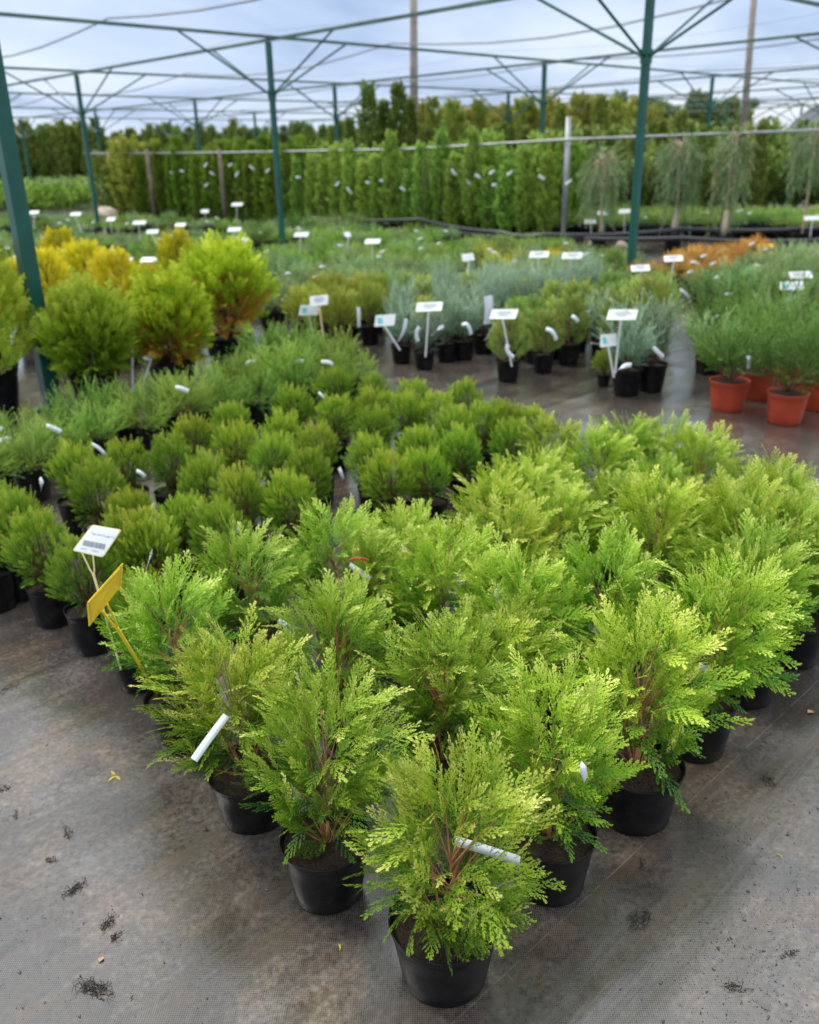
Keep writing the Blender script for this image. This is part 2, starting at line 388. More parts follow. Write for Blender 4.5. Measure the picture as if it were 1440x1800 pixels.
    L(nt, math_('MAXIMUM', .07, math_('SUBTRACT', rr, math_('MULTIPLY', wet, .10))), b.inputs['Roughness'])
    b.inputs['Specular IOR Level'].default_value = .85
    L(nt, math_('MULTIPLY', wet, .75), b.inputs['Coat Weight']); b.inputs['Coat Roughness'].default_value = .13
    h = math_('ADD', math_('MULTIPLY', math_('MULTIPLY', wv, wshow), .00016), math_('ADD', math_('MULTIPLY', fine, .0005), math_('MULTIPLY', streak, .002)))
    bp = N(nt, 'ShaderNodeBump'); bp.inputs['Strength'].default_value = .7; bp.inputs['Distance'].default_value = 1.0
    L(nt, h, bp.inputs['Height']); L(nt, bp.outputs[0], b.inputs['Normal'])
    return m
M['fabric'] = fabric_mat()

def field_mat():
    m, nt, b = mat_new('field_soil_and_grass')
    tc = N(nt, 'ShaderNodeTexCoord'); n = N(nt, 'ShaderNodeTexNoise'); n.inputs['Scale'].default_value = .25; n.inputs['Detail'].default_value = 8
    L(nt, tc.outputs['Object'], n.inputs[0]); r = N(nt, 'ShaderNodeValToRGB'); e = r.color_ramp.elements
    e[0].position = .4; e[0].color = (.07, .10, .035, 1); e[1].position = .62; e[1].color = (.14, .15, .07, 1)
    L(nt, n.outputs[0], r.inputs[0]); L(nt, r.outputs[0], b.inputs['Base Color']); b.inputs['Roughness'].default_value = .95
    return m
M['field'] = field_mat()

# ------------------------------------------------------------------ ground
V, Fc = [], []
gx = [-600, -200, -80, -40, 40, 80, 200, 600]; gy = [-200, -40, -5, 60, 100, 200, 400, 900]
for y in gy:
    for x in gx: V.append((x, y, -0.02))
for i in range(7):
    for j in range(7):
        a = i * 8 + j; Fc.append((a, a + 1, a + 9, a + 8))
props(obj('ground', mesh_np('ground', V, Fc, M['field'])), kind='structure')

def gh(x, y):
    """height of the laid fabric: shallow wrinkles and folded strip seams along the bed direction"""
    u = x * E1[0] + y * E1[1]; v = x * E2[0] + y * E2[1]
    h = 0.0022 * noise.noise(Vector((u * 1.2, v * 7.0, 0))) + 0.0016 * noise.noise(Vector((u * 3, v * 19.0, 3)))
    for s, amp, wd in ((-.07, .006, .006), (-.62, .005, .006), (3.30, .008, .012), (3.52, .006, .010), (1.55, .005, .006), (4.62, .007, .012)):
        d = v - s - .02 * noise.noise(Vector((u * .9, s, 7)))
        h += amp * math.exp(-(d / wd) ** 2)
    return h + .002
xs = np.concatenate([np.linspace(-30, -3.2, 14), np.linspace(-3, 3, 301), np.linspace(3.3, 32, 14)])
ys = np.concatenate([np.linspace(-4, .2, 4), np.linspace(.4, 3.0, 131), np.linspace(3.03, 7.5, 120), np.linspace(7.8, 56, 30)])
V = np.array([(x, y, gh(x, y) if (-3 <= x <= 3 and .4 <= y <= 7.5) else .002) for y in ys for x in xs])
nx = len(xs); I = np.arange(len(ys) - 1)[:, None] * nx + np.arange(nx - 1)[None]
I = I.ravel(); Q = np.stack([I, I + 1, I + 1 + nx, I + nx], 1)
props(obj('ground_fabric', mesh_np('ground_fabric', V, Q, M['fabric'], smooth=True)), kind='structure')

# ------------------------------------------------------------------ foliage building
def rhomb(a, b, w, ta, tb):
    a = np.array(a, float); b = np.array(b, float); d = b - a; n = np.array([-d[1], d[0]]); n /= np.hypot(*n) + 1e-9
    mid = a + d * .36
    return [a, mid + n * w / 2, b, mid - n * w / 2], [ta, (ta + tb) / 2, tb, (ta + tb) / 2]
def template_fern(rg, nside=10, ang=44, subs=6, wid=.026, width=.42, sublen=.066):
    """flat fan spray of scale-leaf branchlets, unit length along +X"""
    P = []; T = []
    def q(a, b, w, ta, tb):
        p, t = rhomb(a, b, w, ta, tb); P.extend(p); T.extend(t)
    curve = rg.uniform(-.12, .12)
    ax = lambda s: np.array([s, curve * s * s])
    for k in range(6):
        a, b = k / 6, (k + 1) / 6 + .02; q(ax(a), ax(b), wid * 1.15, a * .7, b * .7 + .1)
    side = 1
    for k in range(nside):
        s = .10 + .86 * (k + rg.uniform(-.2, .2)) / nside
        l = width * (1 - s) ** .75 * rg.uniform(.7, 1.1) * (0.55 + .45 * min(1, s * 4)) + .06
        a0 = radians(ang * rg.uniform(.85, 1.15)) * (1 - .35 * s); d = np.array([cos(a0), side * sin(a0)]); o = ax(s)
        bend = -side * .35
        pts = []
        for j in range(4):
            f = j / 3; an = a0 + (-.35) * f
            pts.append(o + l * f * np.array([cos((a0 + an) / 2), side * sin((a0 + an) / 2)]))
        for j in range(3): q(pts[j], pts[j + 1] + (pts[j + 1] - pts[j]) * .15, wid * 1.15, .25 + .4 * s + .25 * j / 3, .35 + .4 * s + .25 * (j + 1) / 3)
        ns = max(1, int(round(subs * l / width * 1.15)))
        ss = 1
        for j in range(ns):
            for ss in (1, -1):
                if rg.random() < .12: continue
                f = (j + .45 + rg.uniform(-.2, .2)) / (ns + .3)
                p = o + (pts[3] - o) * f; dirn = (pts[3] - o) / (np.linalg.norm(pts[3] - o) + 1e-9)
                a1 = math.atan2(dirn[1], dirn[0]) + ss * radians(34 * rg.uniform(.8, 1.2))
                ll = sublen * rg.uniform(.7, 1.25) * (1.15 - .5 * f)
                q(p, p + ll * np.array([cos(a1), sin(a1)]), wid * .92, .35 + .35 * s + .2 * f, .55 + .3 * s + .2 * f)
        side = -side
    P = np.array(P); T = np.clip(np.array(T), 0, 1)
    z = rg.normal(0, .004, len(P)) - .25 * P[:, 1] ** 2
    return np.column_stack([P, z]), T
def template_whip(rg, n=30, l=.13, ang=36, wid=.019, droop=0):
    """a thin shoot with short twigs all round (juniper)"""
    P = []; T = []
    def seg(a, b, w, ta, tb, nrm):
        a = np.array(a); b = np.array(b); mid = a + (b - a) * .45
        P.extend([a, mid + nrm * w / 2, b, mid - nrm * w / 2]); T.extend([ta, (ta + tb) / 2, tb, tb])
    for k in range(4): seg((k / 4, 0, 0), ((k + 1) / 4 + .02, 0, 0), wid * 1.2, k / 5, (k + 1) / 5, np.array([0, 1, 0.]))
    for k in range(n):
        s = .06 + .92 * k / n; th = k * 2.4 + rg.uniform(-.3, .3); a = radians(ang * rg.uniform(.7, 1.3))
        d = np.array([cos(a), sin(a) * cos(th), sin(a) * sin(th)]); ll = l * rg.uniform(.6, 1.3) * (1.25 - .6 * s)
        o = np.array([s, 0, 0]); nrm = np.cross(d, [rg.normal(), rg.normal(), rg.normal()]); nrm /= np.linalg.norm(nrm)
        seg(o, o + d * ll, wid, .25 + .5 * s, .45 + .5 * s, nrm)
        if ll > l * .8:
            d2 = d + np.array([.1, rg.normal(0, .5), rg.normal(0, .5)]); d2 /= np.linalg.norm(d2)
            seg(o + d * ll * .5, o + d * ll * .5 + d2 * ll * .55, wid * .9, .3 + .5 * s, .5 + .5 * s, nrm)
    return np.array(P), np.clip(np.array(T), 0, 1)
def template_clump(rg, n=16, wid=.16):
    """a few leafy rhombs for plants standing far away"""
    P = []; T = []
    for k in range(n):
        s = rg.uniform(0, .8); a = rg.uniform(-.9, .9); th = rg.uniform(0, 6.28)
        d = np.array([cos(a), sin(a) * cos(th), sin(a) * sin(th)]); nrm = np.cross(d, rg.normal(size=3)); nrm /= np.linalg.norm(nrm)
        o = np.array([s, 0, 0]); e_ = o + d * rg.uniform(.25, .45); mid = (o + e_) / 2
        P += [o, mid + nrm * wid / 2, e_, mid - nrm * wid / 2]; T += [s * .5, s * .5 + .3, min(1, s * .6 + .5), s * .5 + .3]
    return np.array(P), np.array(T)
rgT = np.random.default_rng(3)
T_FERN = [template_fern(rgT) for _ in range(7)]
T_SPIRE = [template_fern(rgT, nside=9, ang=32, subs=3, wid=.024, width=.24, sublen=.06) for _ in range(5)]
T_FINE = [template_fern(rgT, nside=8, subs=3, wid=.034, width=.42, sublen=.13) for _ in range(5)]
T_BROAD = [template_fern(rgT, nside=8, subs=2, wid=.06, width=.5, sublen=.15) for _ in range(4)]
T_WHIP = [template_whip(rgT) for _ in range(5)]
T_WHIPC = [template_whip(rgT, n=16, l=.16, wid=.035) for _ in range(4)]
T_CLUMP = [template_clump(rgT) for _ in range(5)]

def place(temps, pos, d, nrm, s, g0, g1, bend, rg):
    """stamp templates; arrays over instances. tip attribute runs g0 (base) .. g1 (tip)"""
    n = len(pos); pos = np.asarray(pos); d = np.asarray(d, float); d /= np.linalg.norm(d, axis=1)[:, None]
    nrm = np.asarray(nrm, float); nrm = nrm - (nrm * d).sum(1)[:, None] * d; nrm /= np.linalg.norm(nrm, axis=1)[:, None] + 1e-9
    y = np.cross(nrm, d); Vs = []; Ts = []
    ti = rg.integers(0, len(temps), n)
    for k in range(len(temps)):
        idx = np.where(ti == k)[0]
        if not len(idx): continue
        P, T = temps[k]
        p = np.repeat(P[None], len(idx), 0).copy()
        p[:, :, 2] += np.asarray(bend)[idx][:, None] * p[:, :, 0] ** 2
        fl = rg.choice([-1, 1], len(idx)); p[:, :, 1] *= fl[:, None]
        p *= np.asarray(s)[idx][:, None, None]
        W = pos[idx][:, None] + p[:, :, 0:1] * d[idx][:, None] + p[:, :, 1:2] * y[idx][:, None] + p[:, :, 2:3] * nrm[idx][:, None]
        Vs.append(W.reshape(-1, 3)); Ts.append((np.asarray(g0)[idx][:, None] + (np.asarray(g1) - np.asarray(g0))[idx][:, None] * T[None]).ravel())
    return np.concatenate(Vs), np.concatenate(Ts)
def leaf_mesh(name, parts, mat):
    V = np.concatenate([p[0] for p in parts]); T = np.concatenate([p[1] for p in parts])
    return mesh_np(name, V, np.arange(len(V)).reshape(-1, 4), mat, {'tip': T})
def unit(v): return v / (np.linalg.norm(v, axis=-1, keepdims=True) + 1e-9)

def stems_fan(rg, n, H, R, z0, tilt=(8, 55), curve=.5, kick=.25):
    """curved stems from the soil fanning out; each an (k,3) polyline"""
    out = []
    for i in range(n):
        az = 2 * pi * (i + rg.uniform(-.3, .3)) / n * 1.618 * 2; tl = radians(rg.uniform(*tilt))
        # length so the end stays in the ellipsoid of half-width R, height H
        l = 1 / sqrt((sin(tl) / R) ** 2 + (cos(tl) / H) ** 2) * rg.uniform(.85, 1.0)
        p = np.array([0, 0, z0]) + np.array([cos(az), sin(az), 0]) * .008; P = [p.copy()]; d = np.array([sin(tl) * cos(az), sin(tl) * sin(az), cos(tl)])
        d = unit(d + np.array([cos(az), sin(az), 0]) * kick)
        for k in range(7):
            p = p + d * l / 7; P.append(p.copy()); d = unit(d + np.array([0, 0, curve * .25]) + rg.normal(0, .05, 3))
        out.append(np.array(P))
    return out
def along(P, u):
    i = np.clip(u * (len(P) - 1), 0, len(P) - 1.001); k = i.astype(int); f = (i - k)[:, None]
    return P[k] * (1 - f) + P[k + 1] * f, unit(P[k + 1] - P[k])

def lime_thuja(seed, H=.44, R=.155, z0=.130, dens=1.0):
    rg = np.random.default_rng(seed); S = stems_fan(rg, 11, H, R, z0, (3, 54), .55, .08); parts = []; bk = MB()
    for P in S:
        bk.tube(P, np.linspace(.0026, .0009, len(P)), 5, cap=False)
        n = int(22 * dens * np.linalg.norm(P[-1] - P[0]) / .3)
        u = np.sort(rg.uniform(.28, .99, n)); pos, t = along(P, u)
        az = rg.uniform(0, 2 * pi, n); r = np.column_stack([np.cos(az), np.sin(az), np.zeros(n)])
        outw = unit(pos * [1, 1, 0] + 1e-6 * r)
        d = unit(t * .85 + r * .55 + outw * .40 + np.array([0, 0, .12]))
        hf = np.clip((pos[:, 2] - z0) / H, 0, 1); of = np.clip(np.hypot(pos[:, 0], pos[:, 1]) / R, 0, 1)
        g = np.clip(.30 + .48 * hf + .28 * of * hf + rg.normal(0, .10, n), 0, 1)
        s = rg.uniform(.065, .105, n) * (1.12 - .3 * u)
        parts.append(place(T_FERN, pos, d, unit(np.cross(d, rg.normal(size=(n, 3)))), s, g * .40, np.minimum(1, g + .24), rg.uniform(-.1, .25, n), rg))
        # leader shoot
        e_ = P[-1:]; dd = unit(P[-1:] - P[-2:-1] + rg.normal(0, .1, (1, 3)))
        for _ in range(3):
            parts.append(place(T_SPIRE, e_ - dd * .03, unit(dd + rg.normal(0, .18, (1, 3))), rg.normal(size=(1, 3)), [rg.uniform(.07, .10)], [.45], [1.0], [.05], rg))
    n = int(80 * dens); az = rg.uniform(0, 2 * pi, n); rr = np.sqrt(rg.uniform(0, 1, n)); outw = np.column_stack([np.cos(az), np.sin(az), np.zeros(n)])
    pos = outw * (R * .95 * rr)[:, None]; pos[:, 2] = z0 + H * (.93 - .42 * rr ** 1.8) * rg.uniform(.86, 1.0, n)
    d = unit(np.array([0, 0, 1.0]) + outw * (rr * .75)[:, None] + rg.normal(0, .16, (n, 3)))
    g = np.clip(.68 + rg.normal(0, .12, n), .3, 1)
    parts.append(place(T_SPIRE, pos - d * .02, d, rg.normal(size=(n, 3)), rg.uniform(.05, .088, n), g * .6, np.minimum(1, g + .3), rg.uniform(-.15, .15, n), rg))
    # outer shell of side sprays, thinner lower down, drooping skirt
    n = int(195 * dens); az = rg.uniform(0, 2 * pi, n); hf = rg.beta(1.3, 1.3, n)
    rad = R * np.sqrt(np.clip(1 - (1.75 * hf - .85) ** 2, .12, 1)) * rg.uniform(.2, .9, n)
    pos = np.column_stack([rad * np.cos(az), rad * np.sin(az), z0 + .092 + hf * H * .68])
    outw = np.column_stack([np.cos(az), np.sin(az), np.zeros(n)])
    el = np.radians(6 + 64 * hf + rg.normal(0, 16, n))
    d = outw * np.cos(el)[:, None] + np.array([0, 0, 1]) * np.sin(el)[:, None] + rg.normal(0, .16, (n, 3))
    side = np.cross(outw, [0, 0, 1.0]); mixn = rg.uniform(0, 1, n)[:, None]
    g = np.clip(.30 + .58 * hf + rg.normal(0, .09, n), 0, 1)
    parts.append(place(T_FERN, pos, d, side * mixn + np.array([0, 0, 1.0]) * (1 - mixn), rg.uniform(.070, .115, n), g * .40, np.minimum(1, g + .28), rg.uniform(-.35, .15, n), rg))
    for i in range(0, n, 9):   # twigs that carry them
        a = np.array([0, 0, z0 + .02 + (pos[i, 2] - z0) * .45]); bk.tube([a, (a + pos[i]) / 2 + [0, 0, .01], pos[i]], [.0018, .0013, .0008], 4, cap=False)
    n = 5; az = np.arange(n) * 2.399 + rg.uniform(-.3, .3, n); outw = np.column_stack([np.cos(az), np.sin(az), np.zeros(n)])
    el = np.radians(rg.uniform(-22, 22, n)); pos = outw * rg.uniform(.02, .07, n)[:, None] + np.array([0, 0, z0]) + np.array([0, 0, 1.]) * rg.uniform(.03, .09, n)[:, None]
    d = outw * np.cos(el)[:, None] + np.array([0, 0, 1]) * np.sin(el)[:, None]
    parts.append(place(T_FERN, pos, d, np.tile([0, 0, 1.0], (n, 1)) + outw * .3, rg.uniform(.065, .105, n), np.full(n, .05), rg.uniform(.3, .65, n), rg.uniform(-.55, -.2, n), rg))
    bk.tube([(0, 0, z0 - .03), (0, 0, z0 + .05)], [.006, .004], 6)
    return leaf_mesh('thuja_foliage', parts, M['lime']), bk.build('thuja_twigs', M['bark'], True)

def globe_thuja(seed, H=.235, R=.125, z0=.165, mat='globe', n=430, temps=None, sz=(.035, .062), zb=None):
    rg = np.random.default_rng(seed); temps = temps or T_FINE
    # points in an uneven ball, sprays brushing upward and outward
    th = rg.uniform(0, 2 * pi, n); cz = rg.uniform(-1, 1, n); rr = rg.uniform(.35, 1.0, n) ** .6
    lump = 1 + .12 * np.sin(th * 3 + seed) * np.cos(cz * 4 + seed) + .06 * np.sin(th * 7 + seed * 2)
    sx = np.sqrt(1 - cz ** 2) * lump
    pos = np.column_stack([R * .86 * rr * sx * np.cos(th), R * .86 * rr * sx * np.sin(th), z0 + .02 + H * .5 + H * .43 * rr * cz * lump])
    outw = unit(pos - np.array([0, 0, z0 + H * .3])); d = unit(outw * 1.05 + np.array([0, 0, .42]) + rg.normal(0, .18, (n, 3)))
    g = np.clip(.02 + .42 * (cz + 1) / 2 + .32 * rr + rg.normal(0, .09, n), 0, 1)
    tan = np.cross(outw, [0, 0, 1.0]) + 1e-3
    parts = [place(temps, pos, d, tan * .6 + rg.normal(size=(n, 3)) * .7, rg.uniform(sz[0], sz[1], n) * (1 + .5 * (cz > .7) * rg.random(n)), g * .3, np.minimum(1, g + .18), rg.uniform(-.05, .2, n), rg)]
    bk = MB()
    zb = z0 if zb is None else zb
    for i in range(0, n, 14): bk.tube([(0, 0, zb), pos[i] * .5 + np.array([0, 0, zb * .5 + .02]), pos[i]], [.003, .002, .001], 4, cap=False)
    return leaf_mesh('globe_foliage', parts, M[mat]), bk.build('globe_twigs', M['bark_dark'], True)

def whip_shrub(seed, H, R, z0, mat, n=60, tilt=(0, 60), temps=None, l=(.08, .15), nside=9, wood='bark_dark', curve=.3, low=.15):
    """juniper-like plant: fan of stems each carrying whips"""
    rg = np.random.default_rng(seed); temps = temps or T_WHIP; S = stems_fan(rg, n, H, R, z0, tilt, curve); parts = []; bk = MB()
    for P in S:
        bk.tube(P[::2], np.linspace(.003, .001, len(P[::2])), 4, cap=False)
        k = nside; u = rg.uniform(low, 1.0, k); pos, t = along(P, u); d = unit(t + rg.normal(0, .32, (k, 3)))
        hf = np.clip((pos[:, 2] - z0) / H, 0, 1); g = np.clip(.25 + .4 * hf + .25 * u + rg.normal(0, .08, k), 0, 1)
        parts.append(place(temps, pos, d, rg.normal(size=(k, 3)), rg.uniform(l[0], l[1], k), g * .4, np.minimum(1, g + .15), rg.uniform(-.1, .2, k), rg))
    return leaf_mesh('shrub_foliage', parts, M[mat]), bk.build('shrub_twigs', M[wood], True)

def cone_plant(seed, H, R, z0, mat, n=420, temps=None, sz=(.10, .18), point=1.0, low=.0, wood='bark_dark', up_=.9, bulge=.25):
    """upright conical or columnar crown"""
    rg = np.random.default_rng(seed); temps = temps or T_BROAD
    hf = rg.uniform(low, 1, n) ** .9; th = rg.uniform(0, 2 * pi, n)
    prof = np.where(hf < bulge, .55 + .45 * hf / bulge, ((1 - hf) / (1 - bulge)) ** (point * .8) * .9 + .1)
    lump = 1 + .16 * np.sin(th * 3 + hf * 9 + seed) + .10 * np.sin(th * 5 - hf * 17 + seed)
    rad = R * prof * lump * rg.uniform(.45, 1.0, n) ** .6
    pos = np.column_stack([rad * np.cos(th), rad * np.sin(th), z0 + hf * H * .95])
    outw = np.column_stack([np.cos(th), np.sin(th), np.zeros(n)]); d = unit(outw * .55 + np.array([0, 0, up_]) + rg.normal(0, .2, (n, 3)))
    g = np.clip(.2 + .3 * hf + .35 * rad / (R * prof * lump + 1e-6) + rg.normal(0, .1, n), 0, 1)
    tan = np.cross(outw, [0, 0, 1.0])
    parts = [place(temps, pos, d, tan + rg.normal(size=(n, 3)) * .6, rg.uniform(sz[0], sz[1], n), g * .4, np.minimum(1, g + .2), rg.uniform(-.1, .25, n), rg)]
    bk = MB(); bk.tube([(0, 0, 0 if z0 < .3 else .1), (0, 0, z0 + H * .8)], [max(.008, H * .012), .004], 6)
    for i in range(0, n, max(8, n // 30)): bk.tube([(0, 0, pos[i, 2] * .8 + .02), pos[i]], [.004, .002], 4, cap=False)
    return leaf_mesh('crown', parts, M[mat]), bk.build('trunk', M[wood], True)

def bed_plant(seed, H, R, z0, mat, n=90, temps=None, sz=(.08, .13), el=(5, 55)):
    """low spreading plant"""
    rg = np.random.default_rng(seed); temps = temps or T_WHIPC
    th = rg.uniform(0, 2 * pi, n); rr = np.sqrt(rg.uniform(0, 1, n)); outw = np.column_stack([np.cos(th), np.sin(th), np.zeros(n)])
    pos = outw * (rr * R * .7)[:, None]; pos[:, 2] = z0 + .02 + H * .75 * (1 - rr ** 2 * .55) * rg.uniform(.35, 1, n)
    e_ = np.radians(rg.uniform(el[0], el[1], n) + 30 * (1 - rr)); d = outw * np.cos(e_)[:, None] + np.array([0, 0, 1]) * np.sin(e_)[:, None] + rg.normal(0, .15, (n, 3))
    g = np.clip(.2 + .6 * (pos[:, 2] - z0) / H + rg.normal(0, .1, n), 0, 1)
    parts = [place(temps, pos, d, rg.normal(size=(n, 3)), rg.uniform(sz[0], sz[1], n), g * .4, np.minimum(1, g + .2), rg.uniform(-.2, .2, n), rg)]
    return leaf_mesh('foliage', parts, M[mat]), None

# ------------------------------------------------------------------ pots, soil
def pot_mesh(name, R, Hh, mat, n=32, detail=True):
    rb = R * .78
    prof = [(0.0, .004), (rb * .9, .004), (rb * .97, 0), (rb, .003)]
    if detail:
        prof += [(rb + (R - rb) * .25, Hh * .28), (rb + (R - rb) * .55, Hh * .58), (R * .945, Hh * .84), (R * .955, Hh * .853), (R * .975, Hh * .86),
                 (R * .985, Hh * .93), (R * .99, Hh * .972), (R * 1.015, Hh * .977), (R * 1.02, Hh * .992), (R * 1.005, Hh), (R * .985, Hh * .998), (R * .965, Hh * .97), (R * .93, Hh * .80)]
    else:
        prof += [(R * .945, Hh * .84), (R * .97, Hh * .86), (R * 1.01, Hh * .98), (R * 1.0, Hh), (R * .97, Hh * .985), (R * .93, Hh * .84)]
    V, F = lathe(prof, n)
    me = mesh_np(name, V, F, mat, smooth=True)
    return me
def soil_mesh(R, z, seed, n=26, rings=9, crumbs=70):
    rg = np.random.default_rng(seed); V = [(0, 0, z)]; F = []
    for i in range(1, rings + 1):
        r = R * i / rings
        for j in range(n):
            a = 2 * pi * j / n; x, y = r * cos(a), r * sin(a)
            V.append((x, y, z + .006 * noise.noise(Vector((x * 40 + seed, y * 40, seed))) + .004 * noise.noise(Vector((x * 110, y * 110, seed))) + .004 * (1 - i / rings)))
    T = [(0, 1 + j, 1 + (j + 1) % n) for j in range(n)]
    for i in range(rings - 1):
        for j in range(n):
            a = 1 + i * n + j; b = 1 + i * n + (j + 1) % n; F.append((a, a + n, b + n, b))
    V = list(V)
    for k in range(crumbs):
        a = rg.uniform(0, 6.28); r = R * .93 * sqrt(rg.uniform(0, 1)); c = np.array([r * cos(a), r * sin(a), z + .005]); s = rg.uniform(.0015, .005)
        o = len(V); dv_ = unit(rg.normal(size=(4, 3))) * s * [1, 1, .7]
        V += [tuple(c + q) for q in dv_]; T += [(o, o + 1, o + 2), (o, o + 2, o + 3), (o, o + 3, o + 1), (o + 1, o + 3, o + 2)]
    return mesh_np('soil', V, [np.array(T), np.array(F)], M['soil'])

POT = pot_mesh('pot', .097, .150, M['pot'])
SOIL = [soil_mesh(.0915, .133, s) for s in range(4)]
POT_S = pot_mesh('pot_small', .085, .155, M['pot'], 24)
SOIL_S = [soil_mesh(.080, .138, 10 + s, 18, 5, 20) for s in range(2)]
POT_G = pot_mesh('pot_globe', .081, .148, M['pot'], 28)
SOIL_G = [soil_mesh(.076, .131, 50 + s, 18, 6, 30) for s in range(2)]
POT_F = pot_mesh('pot_far', .098, .17, M['pot'], 12, False)
POT_B = pot_mesh('pot_big', .15, .26, M['pot'], 24)
SOIL_B = [soil_mesh(.14, .235, 20, 18, 5, 30)]
POT_O = pot_mesh('pot_orange', .118, .185, M['pot_orange'], 32)
SOIL_O = [soil_mesh(.110, .166, 31, 20, 6, 30)]

def make_plant(kind_name, meshes, pot, soil, names=('foliage', 'branches')):
    root = empty(kind_name)
    if pot is not None: obj('pot', pot, root)
    if soil is not None: obj('soil', soil, root)
    obj(names[0], meshes[0], root)
    if meshes[1] is not None: obj(names[1], meshes[1], root)
    return root
protos = {}
used = set()
def put(key, x, y, rz=None, s=1.0, sz=None, label=None, cat='potted plant', group=None, tilt=0.0):
    p = protos[key]
    if key in used: r = copy_tree(p)
    else: r = p; used.add(key)
    r.location = (x, y, .003); r.rotation_euler = (0, 0, random.uniform(0, 6.28) if rz is None else rz); r.scale = (s, s, sz if sz else s)
    props(r, label, cat, group)
    for ch in r.children:
        if ch.name.split('.')[0] in ('foliage', 'branches', 'crown') and tilt: ch.rotation_euler = (tilt * cos(x * 37), tilt * sin(x * 53), 0)
    return r

def nth(i):
    return ORD[i] if i < 14 else '%d%s' % (i + 1, {1: 'st', 2: 'nd', 3: 'rd'}.get((i + 1) % 10, 'th') if i + 1 > 20 else 'th')
ORD = ['first', 'second', 'third', 'fourth', 'fifth', 'sixth', 'seventh', 'eighth', 'ninth', 'tenth', 'eleventh', 'twelfth', 'thirteenth', 'fourteenth']

# ------------------------------------------------------------------ front block: lime thujas
NL = 5
for k in range(NL):
    mm = lime_thuja(100 + k, H=.385 + .02 * (k % 3), R=.136 + .014 * (k % 2))
    protos['lime%d' % k] = make_plant('lime_thuja', mm, POT, SOIL[k % 4])
# (crown pixel x, y, height factor, name of place)
lime = [
 ('pot', 783, 1612, 1.02, 'nearest of all, standing alone at the corner of the block'),
 ('pot', 558, 1475, 1.05, 'with mossy soil, just behind and left of the corner pot'),
 ('pot', 975, 1488, 1.08, 'just behind and right of the corner pot'),
 ('pot', 428, 1378, 1.0, 'on the left edge, the long white tag leaning over its pot'),
 ('pot', 1130, 1370, 1.02, 'third on the right edge from the corner'),
 ('pot', 318, 1226, 1.0, 'on the left edge with the yellow stake stuck in its soil'),
 ('pot', 1245, 1250, 1.16, 'tall and narrow, fourth on the right edge, soil showing'),
 ('pot', 1332, 1165, 1.05, 'fifth on the right edge behind the tall narrow one'),
 ('pot', 1418, 1108, 1.08, 'sixth on the right edge, cut by the picture edge'),
 ('c', 775, 1164, 1.0, 'directly behind the corner plant, in the second line'),
 ('c', 605, 1085, .98, 'behind the plant with mossy soil, in the third line'),
 ('c', 455, 985, 1.02, 'yellowest crown on the left flank, right of the yellow sign'),
 ('c', 945, 1053, 1.05, 'upright bushy one with a narrow white tag on its left'),
 ('c', 765, 1000, 1.0, 'round crown in the middle of the block'),
 ('c', 1080, 1012, 1.0, 'darker round one left of the tall narrow right-edge plant'),
 ('c', 590, 932, 1.02, 'dark upright one with a red ribbon beside it'),
 ('c', 880, 935, 1.0, 'with a spray sticking out to its right, in the fifth line'),
 ('c', 1166, 925, 1.0, 'wide one behind the tall narrow right-edge plant'),
 ('c', 990, 872, .98, 'with blue-green lower right sprays, behind the middle of the block'),
 ('c', 1323, 925, 1.05, 'leaning over the fifth pot of the right edge'),
 ('c', 725, 880, .95, 'bordering the dark globes in the middle of the block'),
 ('c', 865, 828, .93, 'in front of the brown-tipped globes'),
 ('c', 1090, 848, .93, 'small round one in the seventh line'),
 ('c', 1235, 850, .95, 'between the wide one and the back row on the right'),
 ('c', 1375, 825, 1.0, 'tall loose one near the orange pots'),
 ('c', 1462, 872, .95, 'cut by the right picture edge in front of the orange pots'),
 ('c', 955, 785, .92, 'at the back left corner beside the globes'),
 ('c', 1040, 758, .95, 'in the back row, left of its tallest plant'),
 ('c', 1119, 735, .98, 'tallest plant of the back row facing the wet aisle'),
 ('c', 1150, 792, .92, 'in the next to last row, behind the small round one'),
 ('c', 1247, 768, .98, 'at the right end of the back row facing the wet aisle'),
 ('c', 1412, 905, 1.0, 'between the right picture edge and the tall loose one'),
 ('c', 1000, 738, .95, 'at the very back of the block left of the back row'),
 ('c', 915, 815, .92, 'just in front of the back left corner plant'),
 ('c', 1190, 735, .95, 'right of the tallest plant in the back row'),
 ('c', 1310, 790, .92, 'low one closest to the terracotta pots'),
 ('c', 880, 1110, .85, 'small one almost hidden between three larger thujas in the middle'),
 ('c', 655, 965, .85, 'half hidden one left of the round middle crown'),
]
rg = np.random.default_rng(5)
POTXY = {783: (.050, 1.269), 558: (-.196, 1.487), 975: (.291, 1.496), 428: (-.396, 1.737), 1130: (.529, 1.708), 318: (-.634, 2.044), 1245: (.755, 1.957), 1332: (.968, 2.200), 1418: (1.185, 2.400),
         222: (-.841, 2.330), 145: (-1.051, 2.548), 78: (-1.251, 2.735), 20: (-1.444, 2.942)}      # paced positions of the outer pots, metres
for i, (mode, px, py, hs, where) in enumerate(lime):
    p = np.array([*POTXY[px], 0]) if mode == 'pot' else at(px, py, .40 if py > 900 else .45)
    put('lime%d' % (i % NL), p[0], p[1], rz=rg.uniform(0, 6.28), s=rg.uniform(.98, 1.12) * (1 if py > 900 else .92), sz=hs * rg.uniform(.88, .99) * (1 if py > 900 else .93),
        tilt=.09, label='yellow-tipped lime thuja ' + where.replace(', ', ' '), cat='potted thuja', group='lime thujas at the front of the block')

